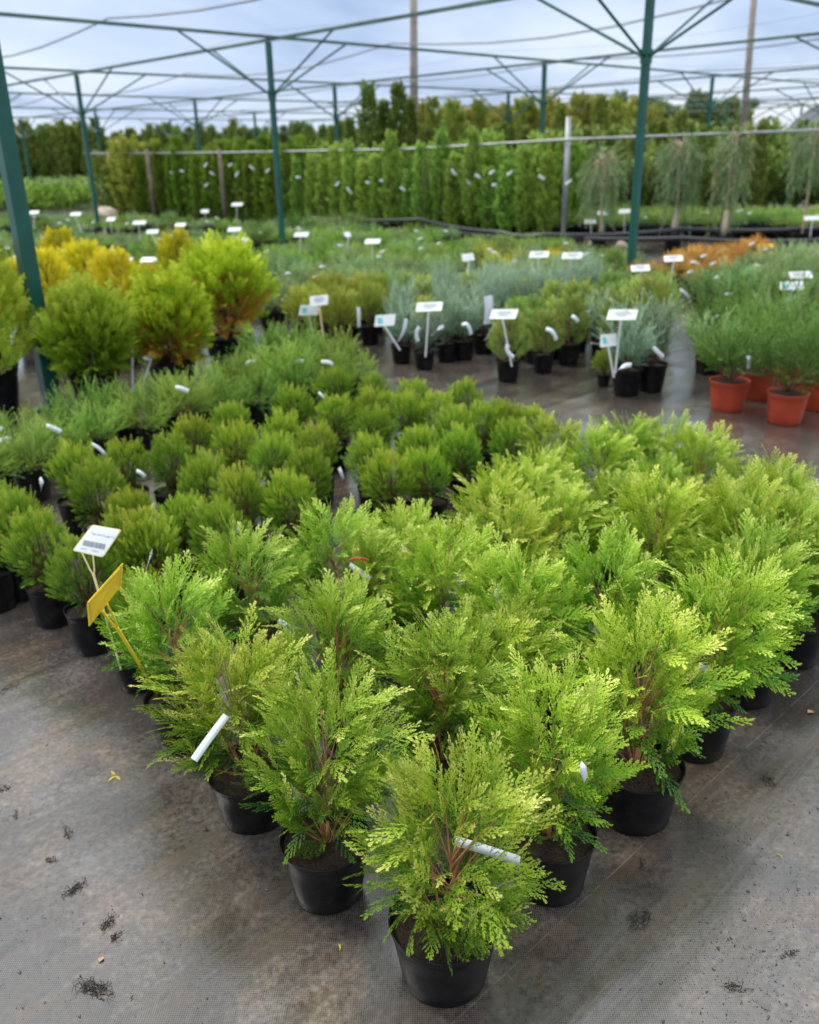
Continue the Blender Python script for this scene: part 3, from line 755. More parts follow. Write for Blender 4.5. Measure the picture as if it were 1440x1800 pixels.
# ------------------------------------------------------------------ globe thujas
NG = 6
for k in range(NG):
    mm = globe_thuja(200 + k, z0=.125, H=.225 + .014 * (k % 3), R=.116 + .012 * (k % 2), n=900, sz=(.026, .043))
    protos['globe%d' % k] = make_plant('globe_thuja', mm, POT_G, SOIL_G[k % 2])
globes = [('pot', 222, 1162, 1.0, 'behind the yellow sign on the left edge'), ('pot', 145, 1088, 1.05, 'below the white name sign on the left edge'),
 ('pot', 78, 1040, 1.05, 'with bright moss at its foot, left of the white name sign'), ('pot', 20, 1000, 1.05, 'nearest the left picture edge with its pot showing'),
 ('c', 126, 842), ('c', 170, 880), ('c', 243, 910), ('c', 226, 825), ('c', 296, 828), ('c', 340, 775), ('c', 357, 868), ('c', 430, 898), ('c', 316, 925), ('c', 476, 828),
 ('c', 542, 850), ('c', 559, 798), ('c', 491, 768), ('c', 418, 802), ('c', 413, 757), ('c', 512, 723), ('c', 583, 745), ('c', 593, 695), ('c', 651, 768), ('c', 656, 817),
 ('c', 666, 702), ('c', 728, 712), ('c', 816, 722), ('c', 886, 752), ('c', 717, 740), ('c', 804, 769), ('c', 746, 799), ('c', 757, 838), ('c', 515, 905), ('c', 6, 905),
 ('c', 395, 945), ('c', 275, 985), ('c', -25, 960), ('c', 650, 738), ('c', 215, 985), ('c', 690, 850), ('c', 820, 800), ('c', 900, 790), ('c', 930, 752), ('c', 850, 755), ('c', 770, 740)]
for i, g in enumerate(globes):
    mode, px, py = g[:3]; p = np.array([*POTXY[px], 0]) if mode == 'pot' else at(px, py, .245)
    if len(g) > 4: where = g[4]
    else:
        rel = ('bordering the lime thujas' if px > 480 and py > 790 else 'near the wet aisle' if py < 745 and px > 560 else 'beside the feathery junipers' if px < 360 and py < 850 else 'in the middle of the globe group')
        where = '%s, %s from the left' % (rel, nth(sorted(q[1] for q in globes).index(px)))
    gk = 'globe%d' % (i % NG)
    put(gk, p[0], p[1], rz=rg.uniform(0, 6.28), s=rg.uniform(.9, 1.0), sz=(g[3] if len(g) > 4 else rg.uniform(.94, 1.06)),
        tilt=.08, label='dark globe thuja ' + where.replace(', ', ' '), cat='potted thuja', group='globe thujas in the left part of the block')

# ------------------------------------------------------------------ generic bed filler
def inpoly(x, y, P):
    c = False; j = len(P) - 1
    for i in range(len(P)):
        if (P[i][1] > y) != (P[j][1] > y) and x < (P[j][0] - P[i][0]) * (y - P[i][1]) / (P[j][1] - P[i][1]) + P[i][0]: c = not c
        j = i
    return c
# flexible white tags
def tag(P, w_, lab, side=(0, 0, 1), mat='tag', cat='plant tag', root_name='plant_tag', group=None):
    P = [np.array(p, float) for p in P]; Q_ = []
    n = 10
    for k in range(n + 1):       # quadratic bezier through 3 control points
        t = k / n; Q_.append((1 - t) ** 2 * P[0] + 2 * t * (1 - t) * P[1] + t * t * P[2])
    Q_ = np.array(Q_); T_ = unit(np.gradient(Q_, axis=0)); s_ = np.array(side, float); S = unit(s_ - (T_ @ s_)[:, None] * T_) * w_ / 2; Nn = np.cross(T_, S / (w_ / 2)) * .0004
    o0 = Q_[n // 2].copy(); V = np.concatenate([Q_ + S + Nn, Q_ - S + Nn, Q_ + S - Nn, Q_ - S - Nn]) - o0; F = []; m_ = n + 1
    for k in range(n):
        F += [(k, k + 1, m_ + k + 1, m_ + k), (2 * m_ + k, 3 * m_ + k, 3 * m_ + k + 1, 2 * m_ + k + 1), (k, 2 * m_ + k, 2 * m_ + k + 1, k + 1), (m_ + k, m_ + k + 1, 3 * m_ + k + 1, 3 * m_ + k)]
    o = obj(root_name, mesh_np(root_name, V, F, M[mat]), None, o0); props(o, lab, cat, group); return o
taken = []
def fill(keys, poly_px, spacing, label, group, cat='potted shrub', s=(.9, 1.1), jit=.04, zref=0.0, tot=999, spc2=None, tags=.16, ztag=.30):
    P = [tuple(at(a, b, zref)[:2]) for a, b in poly_px]
    us = [p[0] * E1[0] + p[1] * E1[1] for p in P]; vs_ = [p[0] * E2[0] + p[1] * E2[1] for p in P]
    spc2 = spc2 or spacing
    n = 0; out = []; row = 0; rows = {}
    v = min(vs_) + spacing * .3
    while v < max(vs_):
        u = min(us) + spc2 * .3; k = 0
        while u < max(us):
            uu = u + rg.uniform(-jit, jit); vv = v + rg.uniform(-jit, jit)
            x = uu * E1[0] + vv * E2[0]; y = uu * E1[1] + vv * E2[1]
            if inpoly(x, y, P) and n < tot and all((x - q[0]) ** 2 + (y - q[1]) ** 2 > (spacing * .72) ** 2 for q in taken[-400:]):
                taken.append((x, y)); sc_ = rg.uniform(*s)
                rows.setdefault(row, 0); rows[row] += 1; rn = sorted(rows).index(row)
                put(keys[n % len(keys)], x, y, s=sc_, sz=sc_ * rg.uniform(.92, 1.08), label='%s, %s row from the right, %s plant back' % (label, nth(rn), nth(rows[row] - 1)), cat=cat, group=group)
                if tags and rg.random() < tags:
                    tz = ztag * sc_; ta = rg.uniform(-.6, .6); c_ = np.array([x + rg.uniform(-.08, .08), y - .10, tz])
                    tag([c_ + [-.035, 0, .03 * ta], c_ + [0, -.02, .02], c_ + [.035, 0, -.03 * ta]], .026, 'tag on %s, %s row from right, %s plant back' % (label, nth(rn), nth(rows[row] - 1)), (.2, .3, 1), group='white tags in the beds')
                n += 1; out.append((x, y))
            u += spc2; k += 1
        v += spacing; row += 1
    return out

# blue-green small junipers behind the globes
for k in range(3):
    protos['bg%d' % k] = make_plant('juniper', whip_shrub(300 + k, .22, .16, .13, 'juniper', n=34, tilt=(5, 80), l=(.06, .10), nside=12), POT_S, SOIL_S[k % 2])
fill(['bg0', 'bg1', 'bg2'], [(-60, 880), (60, 885), (100, 800), (250, 782), (330, 752), (440, 742), (505, 705), (640, 690), (640, 655), (430, 680), (250, 730), (60, 775), (-60, 800)], .25,
     'feathery juniper behind the globes', 'feathery junipers behind the globe thujas', jit=.03, zref=.1)
for k, (px, py) in enumerate([(490, 690), (535, 670), (585, 668), (465, 655), (520, 645)]):
    p = at(px, py, .12); put('bg%d' % (k % 3), p[0], p[1], s=1.25, label='larger feathery juniper at the far corner of the front block, ' + ['left front', 'front middle', 'right front', 'left back', 'back middle'][k] + ' of its cluster', cat='potted juniper', group='feathery junipers behind the globe thujas')

# ------------------------------------------------------------------ left: large bronzed and golden thujas
protos['bush0'] = make_plant('thuja_bush', globe_thuja(401, .60, .25, .17, 'bronze', 1300, T_BROAD, (.085, .15)), POT_B, SOIL_B[0])
protos['bush1'] = make_plant('thuja_bush', globe_thuja(402, .60, .25, .17, 'yellowgreen', 1300, T_BROAD, (.085, .15)), POT_B, SOIL_B[0])
protos['bush2'] = make_plant('thuja_bush', globe_thuja(403, .56, .28, .28, 'bronze', 1000, T_BROAD, (.085, .15), zb=.22), POT_B, SOIL_B[0])
protos['gold0'] = make_plant('golden_thuja', cone_plant(411, .72, .22, .22, 'gold', 900, T_BROAD, (.06, .11), point=.6), POT_B, SOIL_B[0])
protos['gold1'] = make_plant('golden_thuja', cone_plant(412, .62, .25, .22, 'gold', 900, T_BROAD, (.06, .11), point=.6), POT_B, SOIL_B[0])
protos['cone0'] = make_plant('thuja_cone', cone_plant(413, .70, .26, .22, 'yellowgreen', 800, T_BROAD, (.07, .12), point=.8), POT_B, SOIL_B[0])
for key, px, py, s, lab in [('bush1', 175, 716, .95, 'round yellow-green thuja bush just right of the near green post'),
                            ('bush0', 308, 690, .96, 'thuja bush flecked with orange-brown sprays behind the two thin labels'),
                            ('bush2', 408, 652, 1.05, 'thuja bush on bare stems with bronze twigs beside the wet aisle'),
                            ('cone0', -16, 735, 1.28, 'broad yellow-green thuja at the left picture edge before the green post')]:
    p = at(px, py); put(key, p[0], p[1], s=s * 1.14, sz=s * .98, label=lab, cat='thuja bush', group='large thujas left of the aisle')
for i, (px, py, key, s, where) in enumerate([(-5, 640, 'gold0', .95, 'cut by the left picture edge'), (108, 632, 'gold0', .90, 'just right of the near green post'), (172, 615, 'gold1', 1.02, 'with a broad top behind the round green bush'),
                                        (222, 640, 'gold1', 1.0, 'low one right of the broad-topped golden thuja'), (328, 590, 'gold0', .95, 'standing apart behind the orange-flecked bush'), (60, 610, 'gold1', .85, 'behind the near green post'), (268, 612, 'gold1', .8, 'low one between the round bush and the orange-flecked one'), (130, 590, 'gold0', .98, 'in the second line behind the broad-topped one')]):
    p = at(px, py); put(key, p[0], p[1], s=s, label='golden yellow conical thuja ' + where, cat='golden thuja', group='golden thujas left of the aisle')

# ------------------------------------------------------------------ middle beds
for k in range(2):
    protos['oliv%d' % k] = make_plant('shrub', globe_thuja(500 + k, .27, .14, .14, 'olive', 420, T_FINE, (.05, .085)), POT_S, SOIL_S[k])
    protos['upri%d' % k] = make_plant('upright_juniper', whip_shrub(510 + k, .36, .13, .14, 'blue', n=26, tilt=(0, 30), l=(.07, .13), nside=11), POT_S, SOIL_S[k])
    protos['yell%d' % k] = make_plant('thuja', cone_plant(520 + k, .31, .12, .145, 'muted', 300, T_FINE, (.06, .10), point=.7), POT_S, SOIL_S[k])
    protos['dens%d' % k] = make_plant('juniper', whip_shrub(530 + k, .36, .26, .185, 'darkgreen', n=36, tilt=(5, 60), l=(.09, .16), nside=10, low=.3), POT_O, SOIL_O[0])
    protos['dblk%d' % k] = make_plant('juniper', whip_shrub(535 + k, .36, .26, .14, 'darkgreen', n=26, tilt=(5, 70), l=(.09, .16), nside=9), POT_S, SOIL_S[k])
    protos['low%d' % k] = make_plant('low_juniper', bed_plant(540 + k, .15, .20, .14, 'bluegreen', 110), POT_F, None)
    protos['lowg%d' % k] = make_plant('low_juniper', bed_plant(545 + k, .16, .19, .14, 'juniper', 110), POT_F, None)
    protos['lowy%d' % k] = make_plant('low_thuja', bed_plant(550 + k, .15, .17, .14, 'gold', 90), POT_F, None)
    protos['lowl%d' % k] = make_plant('low_thuja', bed_plant(555 + k, .17, .17, .14, 'muted', 90), POT_F, None)
    protos['orng%d' % k] = make_plant('orange_heath', bed_plant(560 + k, .17, .17, .14, 'orange', 120, sz=(.05, .09), el=(40, 80)), POT_F, None)
    protos['blul%d' % k] = make_plant('blue_juniper', whip_shrub(565 + k, .24, .24, .14, 'bluegreen', n=30, tilt=(10, 75), l=(.08, .14), nside=8, temps=T_WHIPC), POT_F, None)

def single(key, px, py, lab, cat, group, s=1.0, sz=None):
    p = at(px, py); p[1] += .08; taken.append((p[0], p[1])); return put(key, p[0], p[1], s=s, sz=sz, label=lab, cat=cat, group=group)
G_M = 'pots along the front of the middle bed'
for i, (px, py, key, s, lab) in enumerate([
    (530, 605, 'oliv0', 1.0, 'olive green shrub at the left end of the middle bed front'), (563, 614, 'oliv1', 1.0, 'olive green shrub under the tan staked white sign'),
    (600, 622, 'oliv0', 1.05, 'olive green shrub nearest the camera in the left cluster of the middle bed'), (650, 608, 'oliv1', 1.05, 'olive green shrub right of the upright white strip'),
    (706, 643, 'upri0', .95, 'blue-grey upright juniper with the teal-marked sign'), (747, 654, 'upri1', .9, 'blue-grey upright juniper with a tall white stake sign before it'),
    (786, 640, 'upri0', .98, 'blue-grey upright juniper with looped white tag right of the tall stake sign'), (817, 637, 'upri1', 1.0, 'blue-grey upright juniper second right of the tall stake sign'),
    (852, 626, 'upri0', 1.05, 'blue-grey upright juniper behind the grey plastic sleeve'),
    (895, 675, 'yell0', 1.0, 'yellow-green thuja in the pot with a slanted white stake sign'), (957, 660, 'yell1', .92, 'small bronze-tinged thuja with an arched white tag'),
    (1002, 645, 'yell0', 1.05, 'green conical thuja right of the arched tag'),
    (1065, 684, 'oliv1', .55, 'nearly bare pot with mossy soil holding two signs'), (1105, 700, 'upri0', 1.15, 'tall blue-grey juniper nearest the camera at the bed corner'),
    (1148, 692, 'upri1', 1.2, 'tall blue-grey juniper at the aisle corner behind the nearest one'),
    (1060, 634, 'upri1', 1.0, 'blue-grey juniper behind the pot holding two signs'), (1085, 652, 'yell1', 1.1, 'yellow-green thuja behind the tall corner junipers'),
    (1140, 640, 'yell0', 1.28, 'tall yellow-green thuja behind the corner junipers next to the aisle')]):
    single(key, px, py, lab, 'potted shrub', G_M, s)
fill(['oliv0', 'oliv1'], [(520, 596), (690, 600), (700, 570), (540, 560)], .27, 'olive shrub in the middle bed', 'olive shrubs in the middle bed')
fill(['upri0', 'upri1', 'upri0', 'upri1', 'yell0'], [(690, 628), (860, 618), (880, 600), (1000, 598), (1030, 560), (850, 548), (700, 575)], .25, 'blue-grey juniper in the middle bed', 'blue-grey upright junipers in the middle bed')
fill(['yell0', 'yell1'], [(890, 650), (1020, 628), (1070, 618), (1175, 625), (1190, 585), (1000, 585), (900, 620)], .26, 'yellow-green thuja in the middle bed', 'yellow-green thujas in the middle bed')
fill(['upri1', 'blul0', 'yell1', 'blul1'], [(850, 555), (1040, 556), (1080, 530), (1000, 512), (830, 520)], .30, 'blue-grey juniper behind the middle bed', 'blue-grey junipers at the back of the middle bed')
fill(['lowl0', 'lowl1'], [(1010, 560), (1150, 556), (1165, 520), (1030, 515)], .33, 'bright low thuja by the aisle', 'low bright green thujas')
fill(['low0', 'low1', 'blul0'], [(470, 590), (520, 560), (840, 550), (830, 505), (640, 495), (460, 520)], .33, 'low juniper behind the olive shrubs', 'low blue-green junipers behind the olive shrubs')
fill(['lowg0', 'lowg1', 'low0'], [(440, 500), (600, 498), (830, 500), (840, 458), (560, 448), (440, 470)], .38, 'low juniper before the hedge', 'low green junipers before the hedge')
fill(['lowy0', 'lowy1', 'lowl0'], [(830, 515), (1000, 510), (1000, 475), (830, 470)], .35, 'low golden thuja by the signs', 'low golden thujas before the signs')
fill(['lowl0', 'lowl1'], [(830, 470), (1000, 470), (990, 450), (820, 446)], .36, 'bright low thuja in the last bed', 'low bright green thujas')
fill(['lowg1', 'low0'], [(480, 448), (820, 446), (810, 430), (500, 428)], .40, 'low juniper nearest the hedge', 'low green junipers before the hedge')
fill(['orng0', 'orng1'], [(1110, 545), (1250, 520), (1360, 480), (1340, 458), (1230, 470), (1110, 505)], .34, 'orange low shrub beyond the bed', 'orange tinted shrubs beyond the middle bed')
fill(['low0', 'low1', 'lowl1'], [(1000, 510), (1110, 508), (1120, 480), (1010, 470)], .36, 'low shrub by the tall post', 'low green shrubs by the tall post')

# right bed with terracotta pots
for px, py, s, lab in [(1285, 742, 1.0, 'loose dark green juniper in the leftmost terracotta pot'), (1335, 722, 1.0, 'dark green juniper in the terracotta pot behind the leftmost one'),
                       (1388, 765, .98, 'pale green juniper in the nearest terracotta pot with a grey rim'), (1445, 740, 1.0, 'dark green juniper in the terracotta pot cut by the right picture edge'),
                       (1400, 700, 1.0, 'dark green juniper in the hidden terracotta pot behind the grey-rimmed one')]:
    single('dens%d' % (px % 2), px, py - 16, lab, 'potted juniper', 'junipers in terracotta pots', s)
fill(['dblk0', 'dblk1', 'blul0'], [(1240, 690), (1470, 680), (1500, 610), (1240, 610)], .36, 'dark juniper behind the terracotta pots', 'dark green junipers right of the aisle')
fill(['dblk0', 'blul0', 'low0', 'blul1', 'lowg0'], [(1235, 610), (1500, 608), (1500, 545), (1225, 560)], .36, 'grey-green juniper in the right bed', 'grey-green junipers in the right bed')
fill(['blul0', 'blul1', 'low0'], [(1215, 560), (1500, 540), (1500, 470), (1370, 478), (1225, 530)], .36, 'pale juniper behind the right bed', 'pale junipers at the back of the right bed')

# left far beds
fill(['lowg0', 'lowl0'], [(180, 560), (480, 560), (480, 520), (150, 520)], .38, 'low shrub behind the golden thujas', 'low green shrubs behind the golden thujas')
fill(['lowg0', 'lowg1', 'lowl1'], [(-20, 520), (470, 515), (460, 470), (-20, 470)], .42, 'low juniper left of the middle', 'low junipers in the left middle beds')
fill(['low0', 'low1', 'lowg0'], [(-20, 462), (440, 462), (440, 434), (-20, 434)], .48, 'low juniper among far signs', 'low junipers in the far left bed')
fill(['low0', 'lowg0', 'lowl0'], [(-20, 425), (480, 420), (300, 398), (-20, 398)], .60, 'low juniper in the last left bed', 'low junipers in the last left bed')
fill(['lowy0'], [(395, 512), (480, 505), (480, 490), (395, 495)], .3, 'yellow low thuja in the left beds', 'yellow low thujas of the left beds')
fill(['dblk0', 'blul1'], [(400, 450), (640, 438), (640, 415), (420, 425)], .42, 'bushy juniper at the hedge foot', 'bushy junipers at the foot of the hedge')

# ------------------------------------------------------------------ hedge rows
for k in range(3):
    protos['col%d' % k] = make_plant('columnar_thuja', cone_plant(600 + k, 1.5, .16, .12, 'hedge', 300, T_CLUMP, (.10, .18), point=.8, bulge=.3, up_=1.4), POT_F, None, ('crown', 'trunk'))
    protos['coll%d' % k] = make_plant('columnar_thuja', cone_plant(610 + k, 1.45, .16, .12, 'hedgelight', 320, T_CLUMP, (.10, .18), point=.7, bulge=.3, up_=1.4), POT_F, None, ('crown', 'trunk'))
    protos['colb%d' % k] = make_plant('columnar_thuja', cone_plant(620 + k, 1.45, .30, .12, 'hedgebrown', 340, T_CLUMP, (.12, .22), point=.5, bulge=.4), POT_F, None, ('crown', 'trunk'))
    protos['tall%d' % k] = make_plant('tall_thuja', cone_plant(630 + k, 2.7, .29, .1, 'deep', 520, T_CLUMP, (.14, .28), point=.9, bulge=.3, up_=1.5), None, None, ('crown', 'trunk'))
    protos['airy%d' % k] = make_plant('young_tree', cone_plant(640 + k, 3.0, .34, .2, 'hedgebrown', 300, T_CLUMP, (.16, .34), point=.6, bulge=.35, up_=1.6), None, None, ('crown', 'trunk'))
    protos['pine%d' % k] = make_plant('bushy_pine', globe_thuja(650 + k, 1.25, .78, .05, 'pine', 420, T_CLUMP, (.18, .32)), None, None, ('crown', 'branches'))
    protos['fir%d' % k] = make_plant('distant_conifer', cone_plant(660 + k, 4.2, .72, .3, 'deep', 420, T_CLUMP, (.3, .6), point=.85, bulge=.25, up_=1.5), None, None, ('crown', 'trunk'))

HA = at(955, 425)[:2]; HB = at(188, 384)[:2]           # near and far end of the hedge front
HA = np.array(HA); HB = np.array(HB); hd = HB - HA; HL = np.linalg.norm(hd); hd /= HL; hn = np.array([hd[1], -hd[0]]); hn = hn if hn[1] > 0 else -hn
nrow = 4; cnt = 0
s_ = 0.0; stp = -1
while s_ < HL:
    f = s_ / HL; stp += 1
    for r in range(nrow):
        x, y = HA + hd * (s_ + rg.uniform(-.06, .06)) + hn * (r * .42 + rg.uniform(-.06, .06))
        if f < .47: key = 'coll%d' % (cnt % 3); lab = 'light green narrow thuja in the %s row of the hedge'
        elif f < .86: key = 'col%d' % (cnt % 3); lab = 'dark green narrow thuja in the %s row of the hedge'
        else: key = 'colb%d' % (cnt % 3); lab = 'yellow-brown narrow thuja in the %s row of the hedge'
        sc_ = rg.uniform(.9, 1.1) * (1.0 if f < .47 else 1.06)
        put(key, x, y, s=sc_, sz=sc_ * rg.uniform(.82, 1.14), label=(lab % ORD[r]) + ', %s from its right end' % nth(stp), cat='columnar thuja', group='columnar thujas in the hedge rows'); cnt += 1
    s_ += .40 if f < .86 else .5
# taller pointed thujas behind the hedge
for i in range(34):
    f = i / 33; x, y = HA + hd * (-1.0 + f * (HL + 6)) + hn * (7.0 + rg.uniform(-.4, .4))
    sc_ = rg.uniform(.68, .92)
    put('tall%d' % (i % 3), x, y, s=sc_, label='dark pointed thuja showing above the hedge, %s from the right' % nth(i), cat='thuja', group='dark pointed thujas behind the hedge')
for i in range(48):
    f = i / 47; x, y = HA + hd * (-2.0 + f * (HL + 10)) + hn * (9.5 + rg.uniform(-.6, .6))
    put('tall%d' % (i % 3), x, y, s=rg.uniform(.62, .78), label='dark pointed thuja two lines behind the hedge, %s from the right' % nth(i), cat='thuja', group='dark pointed thujas behind the hedge')
for i, (px, w_) in enumerate([(652, 'leftmost'), (678, 'second from the left'), (704, 'third from the left'), (722, 'rightmost')]):
    p = atY(px, 300, 25.0); put('tall%d' % (i % 3), p[0], 25.0 + .3 * (i % 2), s=[1.12, 1.0, 1.13, 1.0][i], label='tallest dark thuja group above the hedge, ' + w_ + ' tree', cat='thuja', group='tall dark thujas in the middle')
# airy olive trees far right of centre
for i in range(86):
    px = 735 + i * 4.9 + rg.uniform(-3, 3); Y = rg.uniform(29, 37); p = atY(px, 300, Y)
    put('airy%d' % (i % 3), p[0], Y, s=rg.uniform(.74, .98), label='olive yellow young tree behind the hedge, %s from the left' % nth(i), cat='young tree', group='olive young trees in the far rows')
for i in range(50):
    px = 960 + i * 10 + rg.uniform(-4, 4); Y = rg.uniform(46, 58) + (18 if px > 1310 else 0); p = atY(px, 300, Y)
    put('fir%d' % (i % 3), p[0], Y, s=rg.uniform(.66, .92), label='dark conifer in the far right tree line, %s from the left' % nth(i), cat='conifer', group='far tree line on the right')
# far left conifers
for i in range(36):
    px = -30 + i * 6.0 + rg.uniform(-2, 2); Y = rg.uniform(56, 62); p = atY(px, 300, Y)
    put('fir%d' % (i % 3), p[0], Y, s=rg.uniform(.68, .84), label='dark conifer beyond the far left fields, %s from the left' % nth(i), cat='conifer', group='far left conifer row')
for i in range(60):
    px = 180 + i * 9.3 + rg.uniform(-4, 4); Y = rg.uniform(66, 78); p = atY(px, 300, Y)
    put('fir%d' % (i % 3), p[0], Y, s=rg.uniform(.66, .86), label='horizon conifer behind the hedge, %s from the left' % nth(i), cat='conifer', group='horizon conifers behind the hedge')

# right side: pines, low lime row
for i in range(17):
    px = 975 + i * 30 + rg.uniform(-8, 8); Y = 21.5 + rg.uniform(-.5, .5) + .004 * (px - 975); p = atY(px, 350, Y)
    put('pine%d' % (i % 3), p[0], Y, s=rg.uniform(.85, 1.1), label='bushy pine behind the bright low row, %s from the left' % nth(i), cat='pine', group='bushy pines on the right')
for i in range(20):
    px = 960 + i * 27 + rg.uniform(-8, 8); Y = 25.5 + rg.uniform(-.5, .5); p = atY(px, 350, Y)
    put('pine%d' % (i % 3), p[0], Y, s=rg.uniform(1.2, 1.45), label='taller bushy pine in the back row, %s from the left' % nth(i), cat='pine', group='taller bushy pines on the right')
fill(['lowl0', 'lowl1'], [(965, 425), (1380, 425), (1380, 408), (960, 404)], .34, 'bright low thuja behind the pipes', 'bright green row behind the pipes', s=(1.25, 1.5))
fill(['lowg0'], [(1385, 430), (1500, 428), (1500, 405), (1330, 404)], .42, 'dull low shrub behind the pipes', 'dull green shrubs behind the pipes', s=(1.2, 1.4))

# low crop rows in the far left field: nobody could count these
def field_row(i, Y):
    parts = []; rgf = np.random.default_rng(700 + i); n = 500
    p0 = atY(-60, 330, Y)[0]; p1 = atY(150 + i * 4, 330, Y)[0]
    pos = np.column_stack([rgf.uniform(p0, p1, n), Y + rgf.uniform(-1.3, 1.3, n), rgf.uniform(.0, .35, n)])
    d = unit(rgf.normal(0, .5, (n, 3)) + [0, 0, 1]); g = rgf.uniform(.2, .8, n)
    me = leaf_mesh('field_row', [place(T_CLUMP, pos, d, rgf.normal(size=(n, 3)), rgf.uniform(.35, .6, n), g * .5, g, np.zeros(n), rgf)], M['bluegreen'] if i % 2 else M['juniper'])
    props(obj('crop_row', me), 'low green crop row in the far left field, %s from the front' % nth(i), 'crop row', None, 'stuff')
for i, Y in enumerate((33, 37, 42, 48)): field_row(i, Y)

# ------------------------------------------------------------------ weeping trees on trunks
def weeping(seed, trunk_h, top_h, R, drop, wrapped):
    rg = np.random.default_rng(seed); root = empty('weeping_tree')
    b = MB(); b.tube([(0, 0, .15), (.02, 0, trunk_h * .5), (0, .02, top_h)], [.026, .022, .014], 8)
    tr = MB(); n = 30; parts = []
    for k in range(n):
        az = k * 2.399; r = R * rg.uniform(.25, .85); zt = top_h - rg.uniform(0, .25); L_ = drop * rg.uniform(.5, 1.1)
        P = np.array([(0, 0, zt - .05), (r * .5 * cos(az), r * .5 * sin(az), zt + .06), (r * cos(az), r * sin(az), zt - .08), (r * 1.1 * cos(az), r * 1.1 * sin(az), zt - L_ * .55), (r * 1.05 * cos(az), r * 1.05 * sin(az), zt - L_)])
        b.tube(P, [.006, .005, .004, .003, .002], 4, cap=False)
        u = rg.uniform(.2, 1, 13); pos, t = along(P, u); d = unit(t + rg.normal(0, .35, (13, 3)) - [0, 0, .3])
        g = rg.uniform(.3, .9, 13); parts.append(place(T_WHIPC, pos, d, rg.normal(size=(13, 3)), rg.uniform(.18, .30, 13), g * .5, g, np.zeros(13), rg))
    obj('trunk', b.build('weeping_trunk', M['trunk_pale'], True), root); obj('crown', leaf_mesh('weeping_crown', parts, M['larch']), root); obj('pot', POT_B, root)
    if wrapped:
        w_ = MB(); w_.tube([(0, 0, .24), (.008, 0, .40), (.018, 0, .62)], [.045, .05, .035], 8); obj('trunk_wrap', w_.build('trunk_wrap', M['stone'], True), root)
    return root
for i, (px, py, Y, args, lab) in enumerate([
    (1182, 440, 14.6, (.7, 1.60, .42, .95, True), 'weeping tree with a pale wrapped trunk just right of the tall green post'),
    (1268, 445, 14.0, (.8, 1.72, .33, 1.25, True), 'narrow weeping tree with a pale wrapped trunk and long hanging twigs'),
    (1052, 440, 14.9, (.7, 1.45, .40, .80, False), 'weeping tree with thin bare trunk left of the tall green post'),
    (1405, 440, 14.4, (.9, 1.75, .40, .70, False), 'weeping tree high on a thin trunk near the right picture edge')]):
    r = weeping(800 + i, *args); p = at(px, py); r.location = (p[0], p[1], 0); props(r, lab, 'weeping tree', 'weeping trees along the aisle')

# ------------------------------------------------------------------ shade frame of green posts and beams
frame = empty('shade_frame', (-1.996, 15.11, 0)); props(frame, 'large green steel frame of posts, beams and braces spanning the nursery beds', 'shade frame')
B0 = np.array([-1.996, 15.11, 0.0]); UU = np.array([cos(A46), -sin(A46), 0]) * 6.64; VV = np.array([sin(A46), cos(A46), 0]) * 6.76
HT, HJ = 3.15, 2.40
def fpart(name, mb, mat, smooth=False):
    o = obj(name, mb.build(name, mat, smooth), frame); o.location = (-B0[0], -B0[1], 0); return o
for a in range(-4, 4):
    for b in range(-1, 9):
        p = B0 + a * UU + b * VV
        if p[1] < 1.0: continue
        q = proj(p + [0, 0, 1.5])
        if not (-700 < q[0] < 2100): continue
        f = MB(); f.tube([p, p + [0, 0, HT - .03]], .047 if p[1] < 8 else .036, square=True, ref=E1); f.box(p + [0, 0, .006 + .004], (.2, .2, .012)); fpart('post', f, M['green_paint'])
        f = MB(); f.box(p + [0, 0, HJ], (.115 if p[1] < 8 else .09,) * 2 + (.14,), np.column_stack([E1, E2, [0, 0, 1]])); fpart('bracket', f, M['green_paint'])
        for d in (UU / 6.64, -UU / 6.64, VV / 6.76, -VV / 6.76):
            f = MB(); f.tube([p + [0, 0, HJ] + d * .045, p + [0, 0, HT - .012 + (.044 if abs(d @ E1) > .5 else 0)] + d * 1.55], .016, 6, ref=(0, 0, 1)); fpart('brace', f, M['green_paint'])
# beams: one bay at a time
for a in range(-4, 5):
    for b in range(-2, 9):
        p = B0 + a * UU + b * VV
        for d, k in ((UU, 'u'), (VV, 'v')):
            q = p + d
            if max(p[1], q[1]) < 1.0 or a + (k == 'u') > 4: continue
            f = MB(); f.tube([p + [0, 0, HT + (.0 if k == 'u' else .044)], q + [0, 0, HT + (.0 if k == 'u' else .044)]], .021, square=True, ref=(0, 0, 1)); fpart('beam', f, M['beam_paint'])
# shade-net wires strung across with a slight sag
for i in range(30):
    t0 = -1.9 + i * .38; p = B0 + VV * t0 - UU * 3; q = B0 + VV * t0 + UU * 3
    pts = []
    for k in range(37):
        f_ = k / 36; pp = p + (q - p) * f_; pp = pp + np.array([0, 0, HT + .10 - .16 * abs(math.sin(f_ * 6 * pi)) * (1 + .4 * math.sin(i * 2.3))]); pts.append(pp)
    if i % 2 == 0 and i < 20:
        f = MB(); f.tube(pts, .010, 4, cap=False); fpart('folded_net', f, M['wire'])
    f = MB(); f.tube(np.array(pts) + [0, 0, .02], .0022, 4, cap=False); fpart('wire', f, M['wire'])

